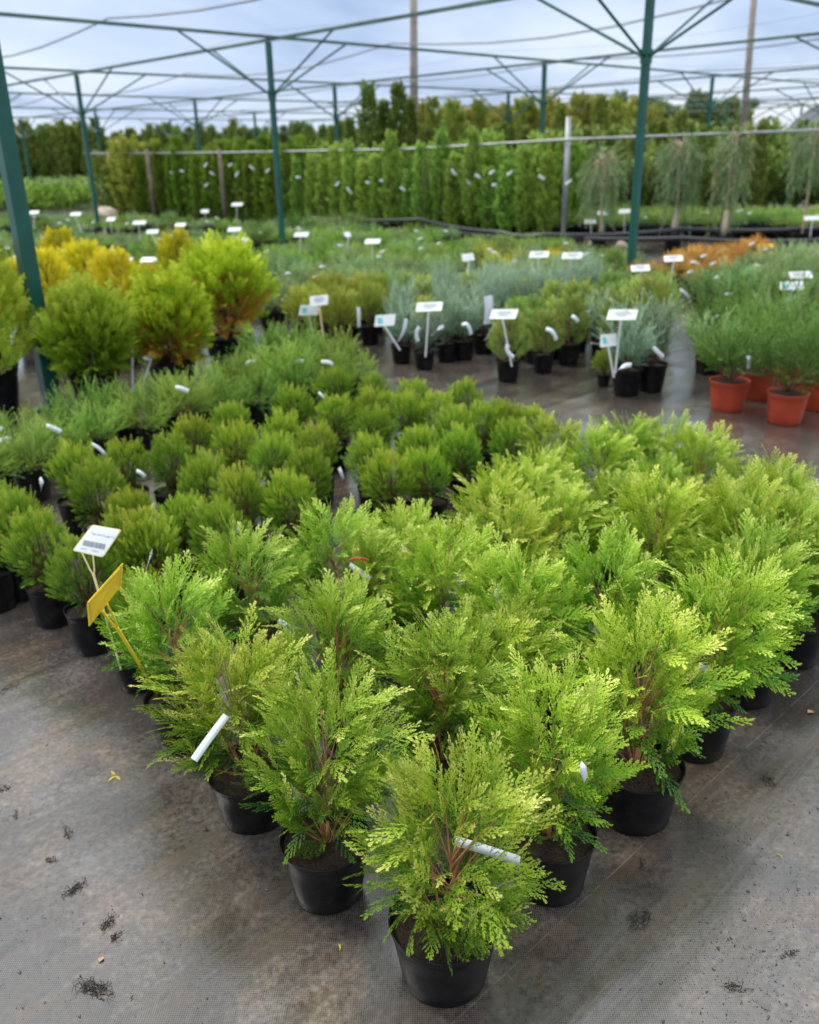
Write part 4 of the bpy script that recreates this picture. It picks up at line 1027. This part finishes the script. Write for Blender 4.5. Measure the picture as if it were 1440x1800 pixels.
# ------------------------------------------------------------------ trellis rail, posts, pipes, poles
rail = empty('trellis_rail', (0, 18, 0)); props(rail, 'long grey rail on wooden posts crossing in front of the hedge', 'rail')
def rpart(root, name, mb, mat, smooth=True):
    o = obj(name, mb.build(name, mat, smooth), root); o.location = (-root.location[0], -root.location[1], 0); return o
ra = atY(150, 270, 26.0); rb = atY(720, 262, 18.6); rc = atY(1000, 245, 15.9); rd = atY(1460, 228, 13.6)
for name_, P in (('rail', [ra, (ra + rb) / 2 + [0, 0, -.02], rb, rc, rd]),):
    f = MB(); f.tube(P, .022, 8); rpart(rail, 'rail', f, M['galv'])
for P in ((258, 262, 405, 23.8, .05), (385, 262, 400, 22.0, .045), (745, 262, 425, 18.3, .05)):
    top = atY(P[0], P[1], P[3]); f = MB(); f.tube([(top[0], P[3], 0), (top[0], P[3], top[2])], P[4], 8); rpart(rail, 'post', f, M['wood'])
gp = at(990, 428); f = MB(); t = atY(1003, 205, gp[1]); f.tube([(gp[0], gp[1], 0), (gp[0], gp[1], t[2])], .045, 10)
o = obj('metal_post', f.build('metal_post', M['galv'], True)); props(o, 'grey galvanised post standing free in the aisle left of the weeping trees', 'post')
for k, (pts, h) in enumerate([(((540, 383), (740, 385), (880, 408), (960, 412), (1200, 402), (1470, 398)), .34), (((930, 412), (1200, 418), (1470, 420)), .30), (((480, 392), (740, 395), (900, 418)), .16)]):
    P = []
    for (px, py) in pts:
        g0_ = at(px, py, h); P.append(g0_)
    root = empty('irrigation_pipe', (P[0][0], P[0][1], 0))
    props(root, ['long black water pipe sagging along the foot of the hedge into the aisle', 'lower black water pipe along the far side of the aisle', 'short thin black pipe low in front of the hedge pots'][k], 'pipe')
    PP = []
    for i in range(len(P) - 1):
        for j in range(6):
            f_ = j / 6; PP.append(P[i] * (1 - f_) + P[i + 1] * f_ - np.array([0, 0, .04 * math.sin(pi * f_)]))
    PP.append(P[-1]); f = MB(); f.tube(PP, .028, 8); rpart(root, 'pipe', f, M['pipe'])
    for i in range(len(P)):
        f = MB(); f.tube([(P[i][0], P[i][1], 0), P[i] + [0, 0, -.02]], .015, 6); rpart(root, 'stake', f, M['pipe'])
# earth heap at the right
rgh = np.random.default_rng(9); V = []; F = []
n = 24; hc = at(1420, 415); nr = 8
V.append((0, 0, .42))
for i in range(1, nr + 1):
    for j in range(n):
        a = 2 * pi * j / n; r = 1.9 * i / nr; V.append((r * cos(a), r * sin(a) * .6, max(-.01, .42 * (1 - (i / nr) ** 1.6) + .12 * noise.noise(Vector((r * cos(a) * 2, r * sin(a) * 2, 1))) * (1 - i / nr))))
T = [(0, 1 + j, 1 + (j + 1) % n) for j in range(n)]; F = [(1 + i * n + j, 1 + (i + 1) * n + j, 1 + (i + 1) * n + (j + 1) % n, 1 + i * n + (j + 1) % n) for i in range(nr - 1) for j in range(n)]
o = obj('earth_heap', mesh_np('earth_heap', V, [np.array(T), np.array(F)], M['clay'], smooth=True), None, (hc[0] + 1.5, hc[1] + 2.2, 0)); props(o, 'low brown heap of dug earth on the right behind the pipes', 'earth heap')

for (px0, px1, Y, lab, r_) in ((727, 728, 30.0, 'tall grey utility pole rising behind the middle of the hedge', .15), (1328, 1298, 40.0, 'leaning wooden utility pole on the right above the pines', .17)):
    a = atY(px1, 330, Y); b = atY(px0, -30, Y); b_ = b - (a - b) * .1
    root = empty('utility_pole', (a[0], Y, 0))
    f = MB(); f.tube([(a[0], Y, -.01), b_], [r_, r_ * .7], 10); rpart(root, 'pole', f, M['pole'])
    props(root, lab, 'utility pole')

# plastic tunnel greenhouse
gx0 = atY(1340, 228, 44)[0]; gz = 3.7; root = empty('tunnel_greenhouse', (gx0 + 4.5, 44, 0)); V = []; n = 18
for k in range(n + 1):
    a = pi * k / n
    for yy in (-1, 1, 11): V.append((-4.5 * cos(a), yy, gz * sin(a) ** .85))
F = [(k * 3 + c, k * 3 + c + 3, k * 3 + c + 4, k * 3 + c + 1) for k in range(n) for c in (0, 1)]
o = obj('roof_film', mesh_np('roof_film', V, F, M['film'], smooth=True), root)
Vf = [(-4.5 * cos(pi * k / n), -1.02, gz * sin(pi * k / n) ** .85) for k in range(n + 1)]
f = MB(); f.add(Vf + [(x_, y_ - .01, z_) for x_, y_, z_ in Vf], [tuple(range(n, -1, -1)), tuple(range(n + 1, 2 * n + 2))]); obj('end_wall', f.build('end_wall', M['film']), root)
for yy in (-1.05, 2, 5):
    f = MB(); f.tube([(-4.53 * cos(pi * k / n), yy, (gz + .03) * sin(pi * k / n) ** .85) for k in range(n + 1)], .04, 5); obj('hoop', f.build('hoop', M['galv'], True), root)
props(root, 'grey plastic tunnel greenhouse with an arched roof at the far right', 'greenhouse')

# ------------------------------------------------------------------ signs and tags
def plate_mesh(c, t=.0022, mat=None, rounded=.006, name='plate'):
    """c: four corners (tl, tr, br, bl); a thin rounded plate with raised edge"""
    c = [np.array(q, float) for q in c]; nrm = unit(np.cross(c[1] - c[0], c[3] - c[0])); P = []
    for i in range(4):
        a, b, d = c[i - 1], c[i], c[(i + 1) % 4]; u = unit(a - b) * rounded; v = unit(d - b) * rounded
        P += [b + u, b + (u + v) * .3, b + v]
    n = len(P); V = P + [p + nrm * t for p in P]
    F = [tuple(range(n)), tuple(range(2 * n - 1, n - 1, -1))] + [(i + n, (i + 1) % n + n, (i + 1) % n, i) for i in range(n)]
    m_ = MB(); m_.add(V, F); return m_, nrm
def text_part(root, body, origin, ex, ey, size, mat, name='lettering'):
    cu = bpy.data.curves.new('t', 'FONT'); cu.body = body; cu.size = size; cu.align_x = 'CENTER'; cu.align_y = 'CENTER'
    tmp = bpy.data.objects.new('t', cu); col.objects.link(tmp)
    dg = bpy.context.evaluated_depsgraph_get(); me = bpy.data.meshes.new_from_object(tmp.evaluated_get(dg)); bpy.data.objects.remove(tmp)
    me.materials.clear(); me.materials.append(mat); me.name = name
    ez = np.cross(ex, ey); mt = Matrix([[ex[0], ey[0], ez[0], origin[0]], [ex[1], ey[1], ez[1], origin[1]], [ex[2], ey[2], ez[2], origin[2]], [0, 0, 0, 1]])
    me.transform(mt); return obj(name, me, root)

def stake(root, base, top, spread, fork, w_, mat):
    """flat stake that forks into two arms under the plate"""
    base = np.array(base); top = np.array(top); d = unit(top - base); fk = base + (top - base) * fork
    f = MB(); f.tube([base - d * .05, fk], [w_ * .8, w_], square=True, ref=spread); 
    for s in (1, -1): f.tube([fk - d * .004, fk + d * .012 + spread * s * .006, top + spread * s * .016], w_ * .6, square=True, ref=spread)
    return obj('stake', f.build('stake', mat), root)

# near white name sign (cream frame)
Y0 = 2.32
tl, tr, br, bl = atY(162, 922, Y0 + .035), atY(214, 931, Y0 + .03), atY(181, 980, Y0 - .015), atY(127, 968, Y0 - .01)
root = empty('name_sign', tuple(at(205, 1150, .16))); loc = np.array(root.location)
f, nrm = plate_mesh([q - loc for q in (tl, tr, br, bl)]); obj('backing', f.build('sign_backing', M['cream']), root)
cc = (tl + tr + br + bl) / 4; front = nrm if (cam_pos - cc) @ nrm > 0 else -nrm
off = front * (.0030 if front @ nrm > 0 else .0009)
f2, _ = plate_mesh([(cc + (q - cc) * .94) + off - loc for q in (tl, tr, br, bl)], t=.0006); obj('face', f2.build('sign_face', M['white']), root)
ex = unit((tr - tl) + (br - bl)); ey = unit(np.cross(front, ex)); W_ = np.linalg.norm(tr - tl); H_ = np.linalg.norm(tl - bl)
o0 = cc + off + front * .0012 - loc
skew = unit((tl - bl)); 
text_part(root, 'Туя Зап.Вудв С2', o0 + skew * H_ * .20 + ex * W_ * .06, ex, ey, .0088, M['print'])
text_part(root, '4607034', o0 - skew * H_ * .37 - ex * W_ * .2, ex, ey, .005, M['print']); text_part(root, '690.00 р', o0 - skew * H_ * .37 + ex * W_ * .18, ex, ey, .0055, M['print'])
f = MB(); rb_ = np.random.default_rng(4); xb = -.36
Rm = np.column_stack([ex, ey, front])
while xb < .36:
    w1 = rb_.choice([.010, .018, .026]); f.box(o0 - skew * H_ * .16 + ex * W_ * (xb + w1 / 2), (W_ * w1, H_ * .17, .0003), Rm); xb += w1 + rb_.choice([.012, .02])
obj('barcode', f.build('barcode', M['print']), root)
stake(root, np.zeros(3), (bl + br) / 2 - loc, ex, .80, .0028, M['cream'])
props(root, 'white printed name sign with barcode on a cream forked stake, above the left pots', 'plant sign')

# yellow sign seen from behind
tl, tr, br, bl = atY(152, 1061, 1.70), atY(216, 990, 1.63), atY(213, 1030, 1.67), atY(156, 1103, 1.74)
root = empty('yellow_sign', tuple(at(275, 1217, .135))); loc = np.array(root.location)
f, nrm = plate_mesh([q - loc for q in (tl, tr, br, bl)], t=.003); obj('plate', f.build('yellow_plate', M['yellow']), root)
back = nrm if (cam_pos - tl) @ nrm > 0 else -nrm; off = back * (.0042 if back @ nrm > 0 else .0012)
cc = (tl + tr + br + bl) / 4
f = MB(); cr_ = [(cc + (q - cc) * .86) + off - loc for q in (tl, tr, br, bl)]
f.tube(cr_ + [cr_[0]], .0012, 4, cap=False); obj('raised_rim', f.build('raised_rim', M['yellow']), root)
stake(root, np.zeros(3), (bl + br) / 2 - loc, unit(br - bl), .80, .0036, M['yellow'])
props(root, 'empty yellow sign seen from behind on a forked yellow stake in the pot', 'plant sign')

# white staked signs in the beds behind
def white_sign(px, py, Y, wpx, hpx, basepx, lab, yaw=0.0, back=55, mat='white', st='white', teal=False):
    c = atY(px, py, Y); sc_ = Y / F_PX * 1.08; w_ = wpx * sc_; h_ = min(.085, hpx * sc_ * 1.25)
    ex = np.array([cos(yaw), sin(yaw), 0]); ey = unit(np.array([-sin(yaw) * sin(radians(back)), cos(yaw) * sin(radians(back)), cos(radians(back))]))
    g_ = atY(basepx[0], basepx[1], Y); z0 = max(.0, g_[2]); root = empty('name_sign', (g_[0], Y, z0)); loc = np.array([g_[0], Y, z0])
    skew_ = unit(ey + ex * .25)
    cs = [c - ex * w_ / 2 + skew_ * h_ / 2, c + ex * w_ / 2 + skew_ * h_ / 2, c + ex * w_ / 2 - skew_ * h_ / 2, c - ex * w_ / 2 - skew_ * h_ / 2]
    f, nrm = plate_mesh([q - loc for q in cs], t=.002); obj('plate', f.build('plate', M[mat]), root)
    fr = np.cross(ex, ey); fr = fr if fr @ (cam_pos - c) > 0 else -fr
    if mat == 'white' and Y < 9:
        f = MB(); Rm = np.column_stack([ex, ey, fr]); lo = c + fr * .0035 - loc
        if teal:
            f.box(lo - ex * w_ * .25, (w_ * .25, h_ * .5, .0004), Rm); obj('print', f.build('print', M['teal_print']), root)
        else:
            for k in range(3): f.box(lo + skew_ * h_ * (.25 - .2 * k), (w_ * [.5, .6, .35][k], h_ * .05, .0004), Rm)
            obj('print', f.build('print', M['print']), root)
    f = MB(); f.tube([(0, 0, -.03), c - skew_ * h_ * .45 - loc - fr * .003], .0058, square=True, ref=ex); obj('stake', f.build('stake', M[st]), root)
    props(root, lab, 'plant sign', 'white signs on stakes'); return root
signs = [
 (755, 539, 6.35, 42, 24, (748, 620), 'white sign on a tall stake before the blue-grey junipers', .1, 50, 0),
 (886, 552, 5.95, 42, 26, (900, 636), 'white sign on a slanted stake before the yellow-green thuja', -.1, 50, 0),
 (1094, 553, 5.55, 46, 26, (1082, 648), 'white sign on a stake beside the tall corner junipers', -.15, 50, 0),
 (1070, 598, 5.60, 30, 34, (1080, 655), 'white sign with teal print below the stake sign at the bed corner', .3, 30, 1),
 (677, 563, 6.45, 33, 28, (703, 608), 'tilted white sign with teal mark left of the blue-grey junipers', .25, 25, 1),
 (544, 545, 7.2, 32, 26, (552, 590), 'white sign with teal mark at the left end of the middle bed', 0, 20, 1),
 (561, 528, 7.1, 32, 30, (568, 584), 'bare white sign on a tan stake overlapping the teal marked one', .5, 30, 0),
 (1126, 471, 8.4, 32, 22, (1122, 520), 'white sign just right of the tall green post', .2, 55, 0),
 (1184, 454, 8.8, 32, 20, (1178, 500), 'white sign before the orange shrubs', .2, 55, 0),
 (948, 447, 8.9, 30, 17, (945, 495), 'left one of the two level white signs behind the middle bed', 0, 50, 0),
 (1006, 449, 8.8, 32, 20, (1003, 500), 'right one of the two level white signs behind the middle bed', 0, 50, 0),
 (823, 452, 9.3, 26, 24, (820, 495), 'twisted white sign among the yellow low thujas', .7, 35, 0),
 (1408, 483, 7.6, 40, 20, (1400, 540), 'upper white sign of the overlapping pair in the right bed', .15, 55, 0),
 (1392, 502, 7.4, 40, 24, (1385, 560), 'lower white sign with teal print of the overlapping pair in the right bed', .1, 45, 1),
 (655, 424, 11.4, 24, 13, (655, 460), 'white sign on a short stake in the green beds before the hedge', 0, 50, 0),
 (530, 412, 12.6, 22, 15, (526, 445), 'white sign at the corner of the deep green junipers', 0, 50, 0),
 (611, 412, 12.6, 14, 14, (609, 445), 'narrow white sign between two others before the hedge', .9, 40, 0),
 (218, 457, 9.5, 24, 14, (216, 490), 'left white sign of the pair behind the golden thujas', 0, 60, 0),
 (262, 456, 9.5, 26, 16, (258, 490), 'right white sign of the pair behind the golden thujas', 0, 60, 0),
 (245, 391, 15, 20, 15, (246, 420), 'white sign on a white stake in the far left bed', 0, 50, 0),
 (268, 407, 14, 18, 13, (279, 435), 'bluish white sign leaning right in the far left bed', .2, 50, 0),
 (317, 395, 14.5, 16, 13, (316, 425), 'small white sign right of the bluish one', 0, 50, 0),
 (133, 376, 17, 16, 13, (143, 405), 'white sign nearest the second green post', 0, 50, 0),
 (412, 403, 13.6, 20, 16, (416, 440), 'upper round-cornered white sign left of the deep green junipers', 0, 50, 0),
 (422, 421, 13.4, 24, 16, (416, 442), 'lower pale blue sign left of the deep green junipers', 0, 45, 1),
 (417, 359, 18.5, 17, 12, (416, 385), 'white sign standing before the dark hedge block', 0, 45, 0),
 (360, 371, 17.8, 12, 12, (362, 388), 'small cream sign before the dark hedge block', .4, 45, 0),
 (60, 373, 18, 14, 12, (60, 400), 'white sign just right of the near green post top', 0, 50, 0),
 (195, 385, 15.6, 13, 10, (196, 405), 'small white sign right of the second green post', 0, 50, 0),
 (1060, 374, 15.2, 18, 16, (1060, 405), 'white sign below the left weeping tree', 0, 40, 0),
 (1098, 371, 15.2, 18, 16, (1098, 405), 'white sign touching the tall green post', 0, 40, 0),
 (1038, 389, 14.8, 18, 14, (1040, 410), 'white sign at the trunk of the left weeping tree', 0, 40, 0),
 (1428, 383, 13.9, 28, 16, (1425, 412), 'white sign beside the rightmost weeping tree trunk', .2, 45, 0),
]
for sgn in signs:
    white_sign(*sgn[:7], yaw=sgn[7], back=sgn[8], teal=bool(sgn[9]), st='cream' if 'tan stake' in sgn[6] else 'white')
white_sign(1346, 432, 12.6, 26, 14, (1350, 462), 'yellow sign behind the orange shrubs', 0, 55, 'yellow', 'yellow')
white_sign(1412, 438, 12.6, 24, 8, (1414, 462), 'flat orange-yellow sign near the right picture edge', 0, 70, 'yellow', 'wood')
for px, py, bx, by, lab, ya in ((230, 592, 232, 690, 'thin white label on a tall stake before the orange-flecked bush', .8), (262, 628, 243, 690, 'thin green-staked label leaning right before the orange-flecked bush', 1.2)):
    white_sign(px, py, 5.75, 24, 10, (bx, by), lab, ya, 70)

tag([atY(800, 1478, 1.27), atY(858, 1494, 1.24), atY(914, 1514, 1.21)], .018, 'crumpled white tag round the stem of the corner thuja', (.5, .2, 1))
tag([atY(398, 1258, 1.60), atY(370, 1294, 1.525), atY(341, 1336, 1.46)], .016, 'long blank white tag hanging over the left-edge pot', np.cross(atY(341, 1336, 1.46) - atY(398, 1258, 1.60), atY(372, 1282, 1.5) - cam_pos))
near_tags = [((268, 965), (262, 985), (256, 1005), 2.32, 'curled white tag behind the name sign beside a globe'), ((425, 918), (418, 935), (412, 940), 2.95, 'short white tag under a globe in the middle left'),
 ((348, 900), (352, 905), (357, 912), 3.1, 'tiny pale tag between two dark globes'), ((596, 822), (600, 832), (604, 842), 3.55, 'white tag in the dark gap between globes'), ((615, 992), (632, 1005), (650, 1018), 2.35, 'white tag beside the red ribbon'),
 ((490, 1090), (505, 1102), (516, 1110), 2.0, 'white tag half hidden behind the left front thujas'), ((1035, 1100), (1045, 1108), (1056, 1112), 2.1, 'white tag low between two thujas right of the middle'), ((872, 1035), (876, 1048), (874, 1065), 2.1, 'narrow white tag left of the upright bushy thuja'),
 ((1228, 1170), (1236, 1176), (1246, 1175), 1.86, 'white tag at the stem of the tall narrow thuja'), ((1020, 1345), (1026, 1350), (1030, 1370), 1.35, 'pale tag inside the thuja right of the corner'), ((70, 840), (76, 850), (72, 862), 3.3, 'looped white tag at the left picture side'),
 ((560, 690), (565, 694), (570, 699), 4.4, 'white tag behind the far globes'), ((765, 705), (772, 708), (780, 712), 4.6, 'white tag between the farthest globes'), ((240, 828), (248, 830), (255, 838), 3.4, 'white tag at the side of a dark globe'),
 ((705, 960), (712, 965), (715, 972), 2.5, 'small pale tag on the round middle crown'), ((160, 780), (175, 785), (190, 805), 3.9, 'curved tag among the feathery junipers')]
for a, b, c, Y, lab in near_tags: tag([atY(*a, Y), atY(*b, Y - .02), atY(*c, Y)], .016, lab, (.3, .3, .9), group='white tags on the potted plants')
tag([atY(615, 985, 2.36), atY(630, 978, 2.3), atY(648, 985, 2.34)], .008, 'red ribbon tied on the dark upright thuja', (0, 0, 1), 'redtag', 'ribbon', 'ribbon')
mid_tags = [((700, 600), (712, 585), (714, 560), 6.3, 'white tag standing up in the first blue-grey juniper pot'), ((735, 600), (728, 585), (738, 575), 6.25, 'curled white tag left of the tall stake'), ((758, 590), (770, 575), (780, 575), 6.3, 'arched white tag right of the tall stake'),
 ((812, 570), (825, 565), (828, 588), 6.5, 'looped white tag on a blue-grey juniper'), ((854, 598), (862, 585), (872, 570), 6.2, 'broad slanted white tag left of the thuja sign'), ((893, 605), (888, 620), (903, 628), 5.85, 'curly white tag low in the thuja pot'),
 ((960, 578), (975, 580), (978, 598), 6.1, 'arched white tag on the small bronze-tinged thuja'), ((1005, 555), (1012, 558), (1016, 566), 6.4, 'white tag on the green conical thuja'), ((1082, 655), (1095, 640), (1110, 642), 5.4, 'broad white tag on the nearest tall juniper'),
 ((1148, 610), (1158, 620), (1166, 628), 5.6, 'white tag on the aisle corner juniper'), ((1195, 508), (1205, 514), (1212, 524), 8.4, 'white tag under the orange shrubs'), ((630, 540), (631, 555), (631, 575), 7.1, 'upright white strip between the olive shrubs'),
 ((612, 515), (612, 522), (610, 535), 7.4, 'pale tag on an olive shrub'), ((1316, 625), (1318, 635), (1316, 648), 5.1, 'white tag between the dark junipers'), ((450, 460), (462, 470), (466, 480), 9.5, 'white tag beyond the bushes on stems'),
 ((858, 520), (862, 545), (856, 570), 6.6, 'grey-white plastic sleeve beside the blue-grey junipers')]
for a, b, c, Y, lab in mid_tags: tag([atY(*a, Y), atY(*b, Y - .02), atY(*c, Y)], .030 if 'sleeve' not in lab else .07, lab, (.7, .3, .5), group='white tags in the middle beds')
for i, (px, py) in enumerate([(303, 305), (362, 290), (373, 305), (405, 290), (417, 306), (443, 295), (471, 300), (524, 312), (594, 323), (614, 335), (647, 321), (672, 318), (708, 332), (798, 303), (822, 320), (840, 310), (865, 303), (897, 304), (952, 312), (393, 345), (1000, 320), (870, 325), (363, 325), (320, 301)]):
    # find where the line of sight meets the hedge front
    d = fwd + rt * (px - 720) / F_PX - up * (py - 900) / F_PX; den = d[0] * hn[0] + d[1] * hn[1]; t_ = (HA @ hn - .17) / den; P0 = cam_pos + d * t_
    a_ = rg.uniform(-1, 1)
    tag([P0 + [-.05, 0, .06 * a_], P0 + [0, -.03, 0], P0 + [.05, 0, -.06 * a_]], .05, 'white tag tied high on the hedge, %s' % ['above the left wooden post','pale one beside it','above the second wooden post','next right of it','slightly lower one','at the dark block centre','near the dark block end','left of the second tall green post','right of the second tall green post','low in the light block','left light block upper','left light block middle','light block before the tall thujas','upper right of the utility pole','below the upper right one','upper centre of the light block','beside the upper centre one','near the light block end','last at the right end','low under the second wooden post','behind the grey metal post','low at the light block centre','low in the dark block','leftmost of all'][i], (.2, 0, 1), group='white tags on the hedge')

# ------------------------------------------------------------------ litter on the fabric
def clump(px, py, R, seed, n, lab, earth=True):
    rg = np.random.default_rng(seed); p = at(px, py); root = empty('frayed_clump', (p[0], p[1], gh(p[0], p[1]) if abs(p[0]) < 3 else .002))
    f = MB()
    n = int(n * .55)
    for k in range(n):
        a = rg.uniform(0, 6.28); r = R * sqrt(rg.uniform(0, 1)) * .8; c = np.array([r * cos(a), r * sin(a), .001]); a2 = rg.uniform(0, 6.28); l = R * rg.uniform(.25, .9)
        P = [c, c + [l * .5 * cos(a2), l * .5 * sin(a2), rg.uniform(.002, .011)], c + [l * cos(a2 + .7), l * sin(a2 + .7), rg.uniform(.0, .004)]]
        f.tube(P, [.0004, .0006, .0003], 3, cap=False)
    root.scale = (rg.uniform(1.2, 1.9), rg.uniform(.6, .9), 1); root.rotation_euler = (0, 0, rg.uniform(0, 3.1))
    o = obj('fibres', f.build('fibres', M['fibre']), root); o['kind'] = 'stuff'
    if earth:
        V = []; T_ = []
        for k in range(int(n * 1.6)):
            a = rg.uniform(0, 6.28); r = R * rg.uniform(0, 1) ** .7 * .75; c = np.array([r * cos(a), r * sin(a), .001]); s = rg.uniform(.0015, .0045); o_ = len(V)
            dv_ = unit(rg.normal(size=(4, 3))) * s; V += [tuple(c + q * [1, 1, .7]) for q in dv_]; T_ += [(o_, o_ + 1, o_ + 2), (o_, o_ + 2, o_ + 3), (o_, o_ + 3, o_ + 1), (o_ + 1, o_ + 3, o_ + 2)]
        o = obj('crumbs', mesh_np('crumbs', V, np.array(T_), M['clay']), root); o['kind'] = 'stuff'
    props(root, lab, 'litter', 'frayed clumps on the fabric')
for i, (px, py, R, n, lab) in enumerate([(170, 1742, .028, 90, 'largest frayed clump of fibres and earth at the lower left'), (190, 1625, .018, 50, 'frayed clump above the largest one at the lower left'), (132, 1565, .022, 60, 'tangled fibres in the middle of the lower left line'),
     (90, 1515, .014, 30, 'small round clump at the upper end of the lower left line'), (205, 1648, .010, 24, 'tiny tuft just below the second clump on the left'), (1125, 1620, .030, 90, 'clump of reddish earth and fibres right of the corner plant'),
     (1128, 1520, .016, 34, 'small tuft above the reddish earth clump'), (120, 1465, .018, 24, 'thin loose fibres on the left fabric'), (28, 1435, .010, 16, 'small fibres at the left picture side'), (1385, 1680, .014, 20, 'few fibres at the lower right'),
     (1290, 1735, .018, 26, 'dark tuft near the lower right corner'), (5, 1390, .02, 24, 'fibres cut by the left picture edge'), (10, 1215, .03, 30, 'brown clump on the fabric below the left pots'), (1350, 1375, .028, 46, 'reddish clump beside the right edge pots')]):
    clump(px, py, R, 900 + i, n, lab)
# scattered grit: uncountable
V = []; T_ = []; rgl = np.random.default_rng(11)
for k in range(5200):
    px = rgl.uniform(-20, 1460); py = rgl.uniform(1060, 1810)
    if k % 3 == 0: px = rgl.normal(1330, 90); py = rgl.normal(1640, 130)
    p = at(px, py)
    if p[1] < .8 or abs(p[0]) > 3: continue
    s = rgl.uniform(.0006, .0022) * (1 + 1.6 * (rgl.random() < .06)); c = np.array([p[0], p[1], gh(p[0], p[1]) + s * .3]); o_ = len(V); st_ = np.array([1, 1, .5]) * (1, 1, 1)
    el_ = rgl.normal(size=3) * [1, 1, .1] * rgl.uniform(0, 1.2); dv_ = unit(rgl.normal(size=(4, 3))) * s; dv_[0] += el_ * s
    V += [tuple(c + q * st_) for q in dv_]; T_ += [(o_, o_ + 1, o_ + 2), (o_, o_ + 2, o_ + 3), (o_, o_ + 3, o_ + 1), (o_ + 1, o_ + 3, o_ + 2)]
props(obj('grit', mesh_np('grit', V, np.array(T_), M['clay'])), 'fine dark grit and soil crumbs scattered over the fabric', 'grit', None, 'stuff')
# a dry leaf, twig bits
def leaf(px, py, s, lab, mat='dryleaf', a=0.0):
    p = at(px, py); z = gh(p[0], p[1]) + .001; V = []; F = []
    for i in range(6):
        t = i / 5; wv = sin(pi * min(.97, t * .92 + .06)) * .42
        for j in (-1, 0, 1): V.append((s * (t - .5), s * wv * j, s * (.12 * abs(j) + .10 * sin(t * 5) + .03)))
    for i in range(5):
        for j in (0, 1): q = i * 3 + j; F.append((q, q + 3, q + 4, q + 1))
    o = obj('dry_leaf', mesh_np('dry_leaf', V, F, M[mat], smooth=True), None, (p[0], p[1], z)); o.rotation_euler = (0, 0, a); props(o, lab, 'leaf')
leaf(1425, 1254, .022, 'pale dry leaf on the fabric at the right', a=.4)
leaf(178, 1688, .014, 'small reddish leaf between the clumps at the lower left', a=1.4)
for i, (px, py, lab) in enumerate([(203, 1366, 'yellow dead thuja sprig lying on the left fabric'), (1363, 1503, 'straw-coloured twig bit on the right fabric'), (598, 1676, 'pale brown scale on the fabric left of the corner pot')]):
    p = at(px, py); rg9 = np.random.default_rng(40 + i); n = [3, 1, 1][i]
    me = leaf_mesh('sprig', [place(T_FINE if i == 0 else T_CLUMP[:1], np.tile([0, 0, .003], (n, 1)), np.column_stack([np.cos(rg9.uniform(0, 6, n)), np.sin(rg9.uniform(0, 6, n)), np.zeros(n)]), np.tile([0, 0, 1.], (n, 1)), np.full(n, [.024, .016, .014][i]), np.full(n, .8), np.full(n, 1.), np.zeros(n), rg9)], M['gold'])
    o = obj('dead_sprig', me, None, (p[0], p[1], gh(p[0], p[1]))); props(o, lab, 'sprig')
# moss cushions on two pots and weeds in a mid pot
for px, py, R, lab, z in ((545, 1497, .026, 'green moss cushion on the soil left behind the corner pot', .137), (52, 1030, .028, 'bright moss on the pot soil at the left edge', .136)):
    p = at(px, py, z); rg9 = np.random.default_rng(int(px)); n = 420; a = rg9.uniform(0, 6.28, n); r = R * np.sqrt(rg9.uniform(0, 1, n))
    pos = np.column_stack([r * np.cos(a) * 1.2, r * np.sin(a), .010 * (1 - (r / R) ** 2)]); d = unit(rg9.normal(0, .5, (n, 3)) + [0, 0, 1]); g = rg9.uniform(.3, 1, n)
    o = obj('moss', leaf_mesh('moss', [place(T_CLUMP[:2], pos, d, rg9.normal(size=(n, 3)), rg9.uniform(.004, .009, n), g * .4, g, np.zeros(n), rg9)], M['moss']), None, p); props(o, lab, 'moss', None, 'stuff')
# dark crate far left and stones
p = at(62, 408); f = MB(); s = .5
for dx in (-1, 1): f.box((dx * s / 2, 0, .15), (.02, .4, .3))
for dy in (-1, 1): f.box((0, dy * .19, .15), (s - .02, .02, .3))
f.box((0, 0, .01), (s - .02, .36, .02)); o = obj('crate', f.build('crate', M['pot']), None, (p[0], p[1], .003)); props(o, 'black plastic crate standing in the far left aisle', 'crate')
for i, (px, py, s, lab) in enumerate([(1050, 435, .16, 'pale stone beside the grey metal post'), (1272, 455, .14, 'orange-brown stone at the foot of the narrow weeping tree'), (1092, 437, .1, 'small tan stone left of the tall green post'), (188, 392, .35, 'pinkish stone pile at the far left beside the hedge')]):
    p = at(px, py); rg9 = np.random.default_rng(60 + i); V, F = lathe([(0, 0), (.6, .0), (1, .35), (.85, .8), (.4, 1.1), (0, 1.15)], 9); V = np.array(V) * s; V *= 1 + rg9.normal(0, .06, (len(V), 1))
    o = obj('stone', mesh_np('stone', V, F, M['stone'], smooth=True), None, (p[0], p[1], 0)); props(o, lab, 'stone')

for k in list(protos):
    if k not in used:
        for c in list(protos[k].children): bpy.data.objects.remove(c)
        bpy.data.objects.remove(protos[k])
print('objects', len(bpy.data.objects), 'quads', sum(len(m.polygons) for m in bpy.data.meshes))
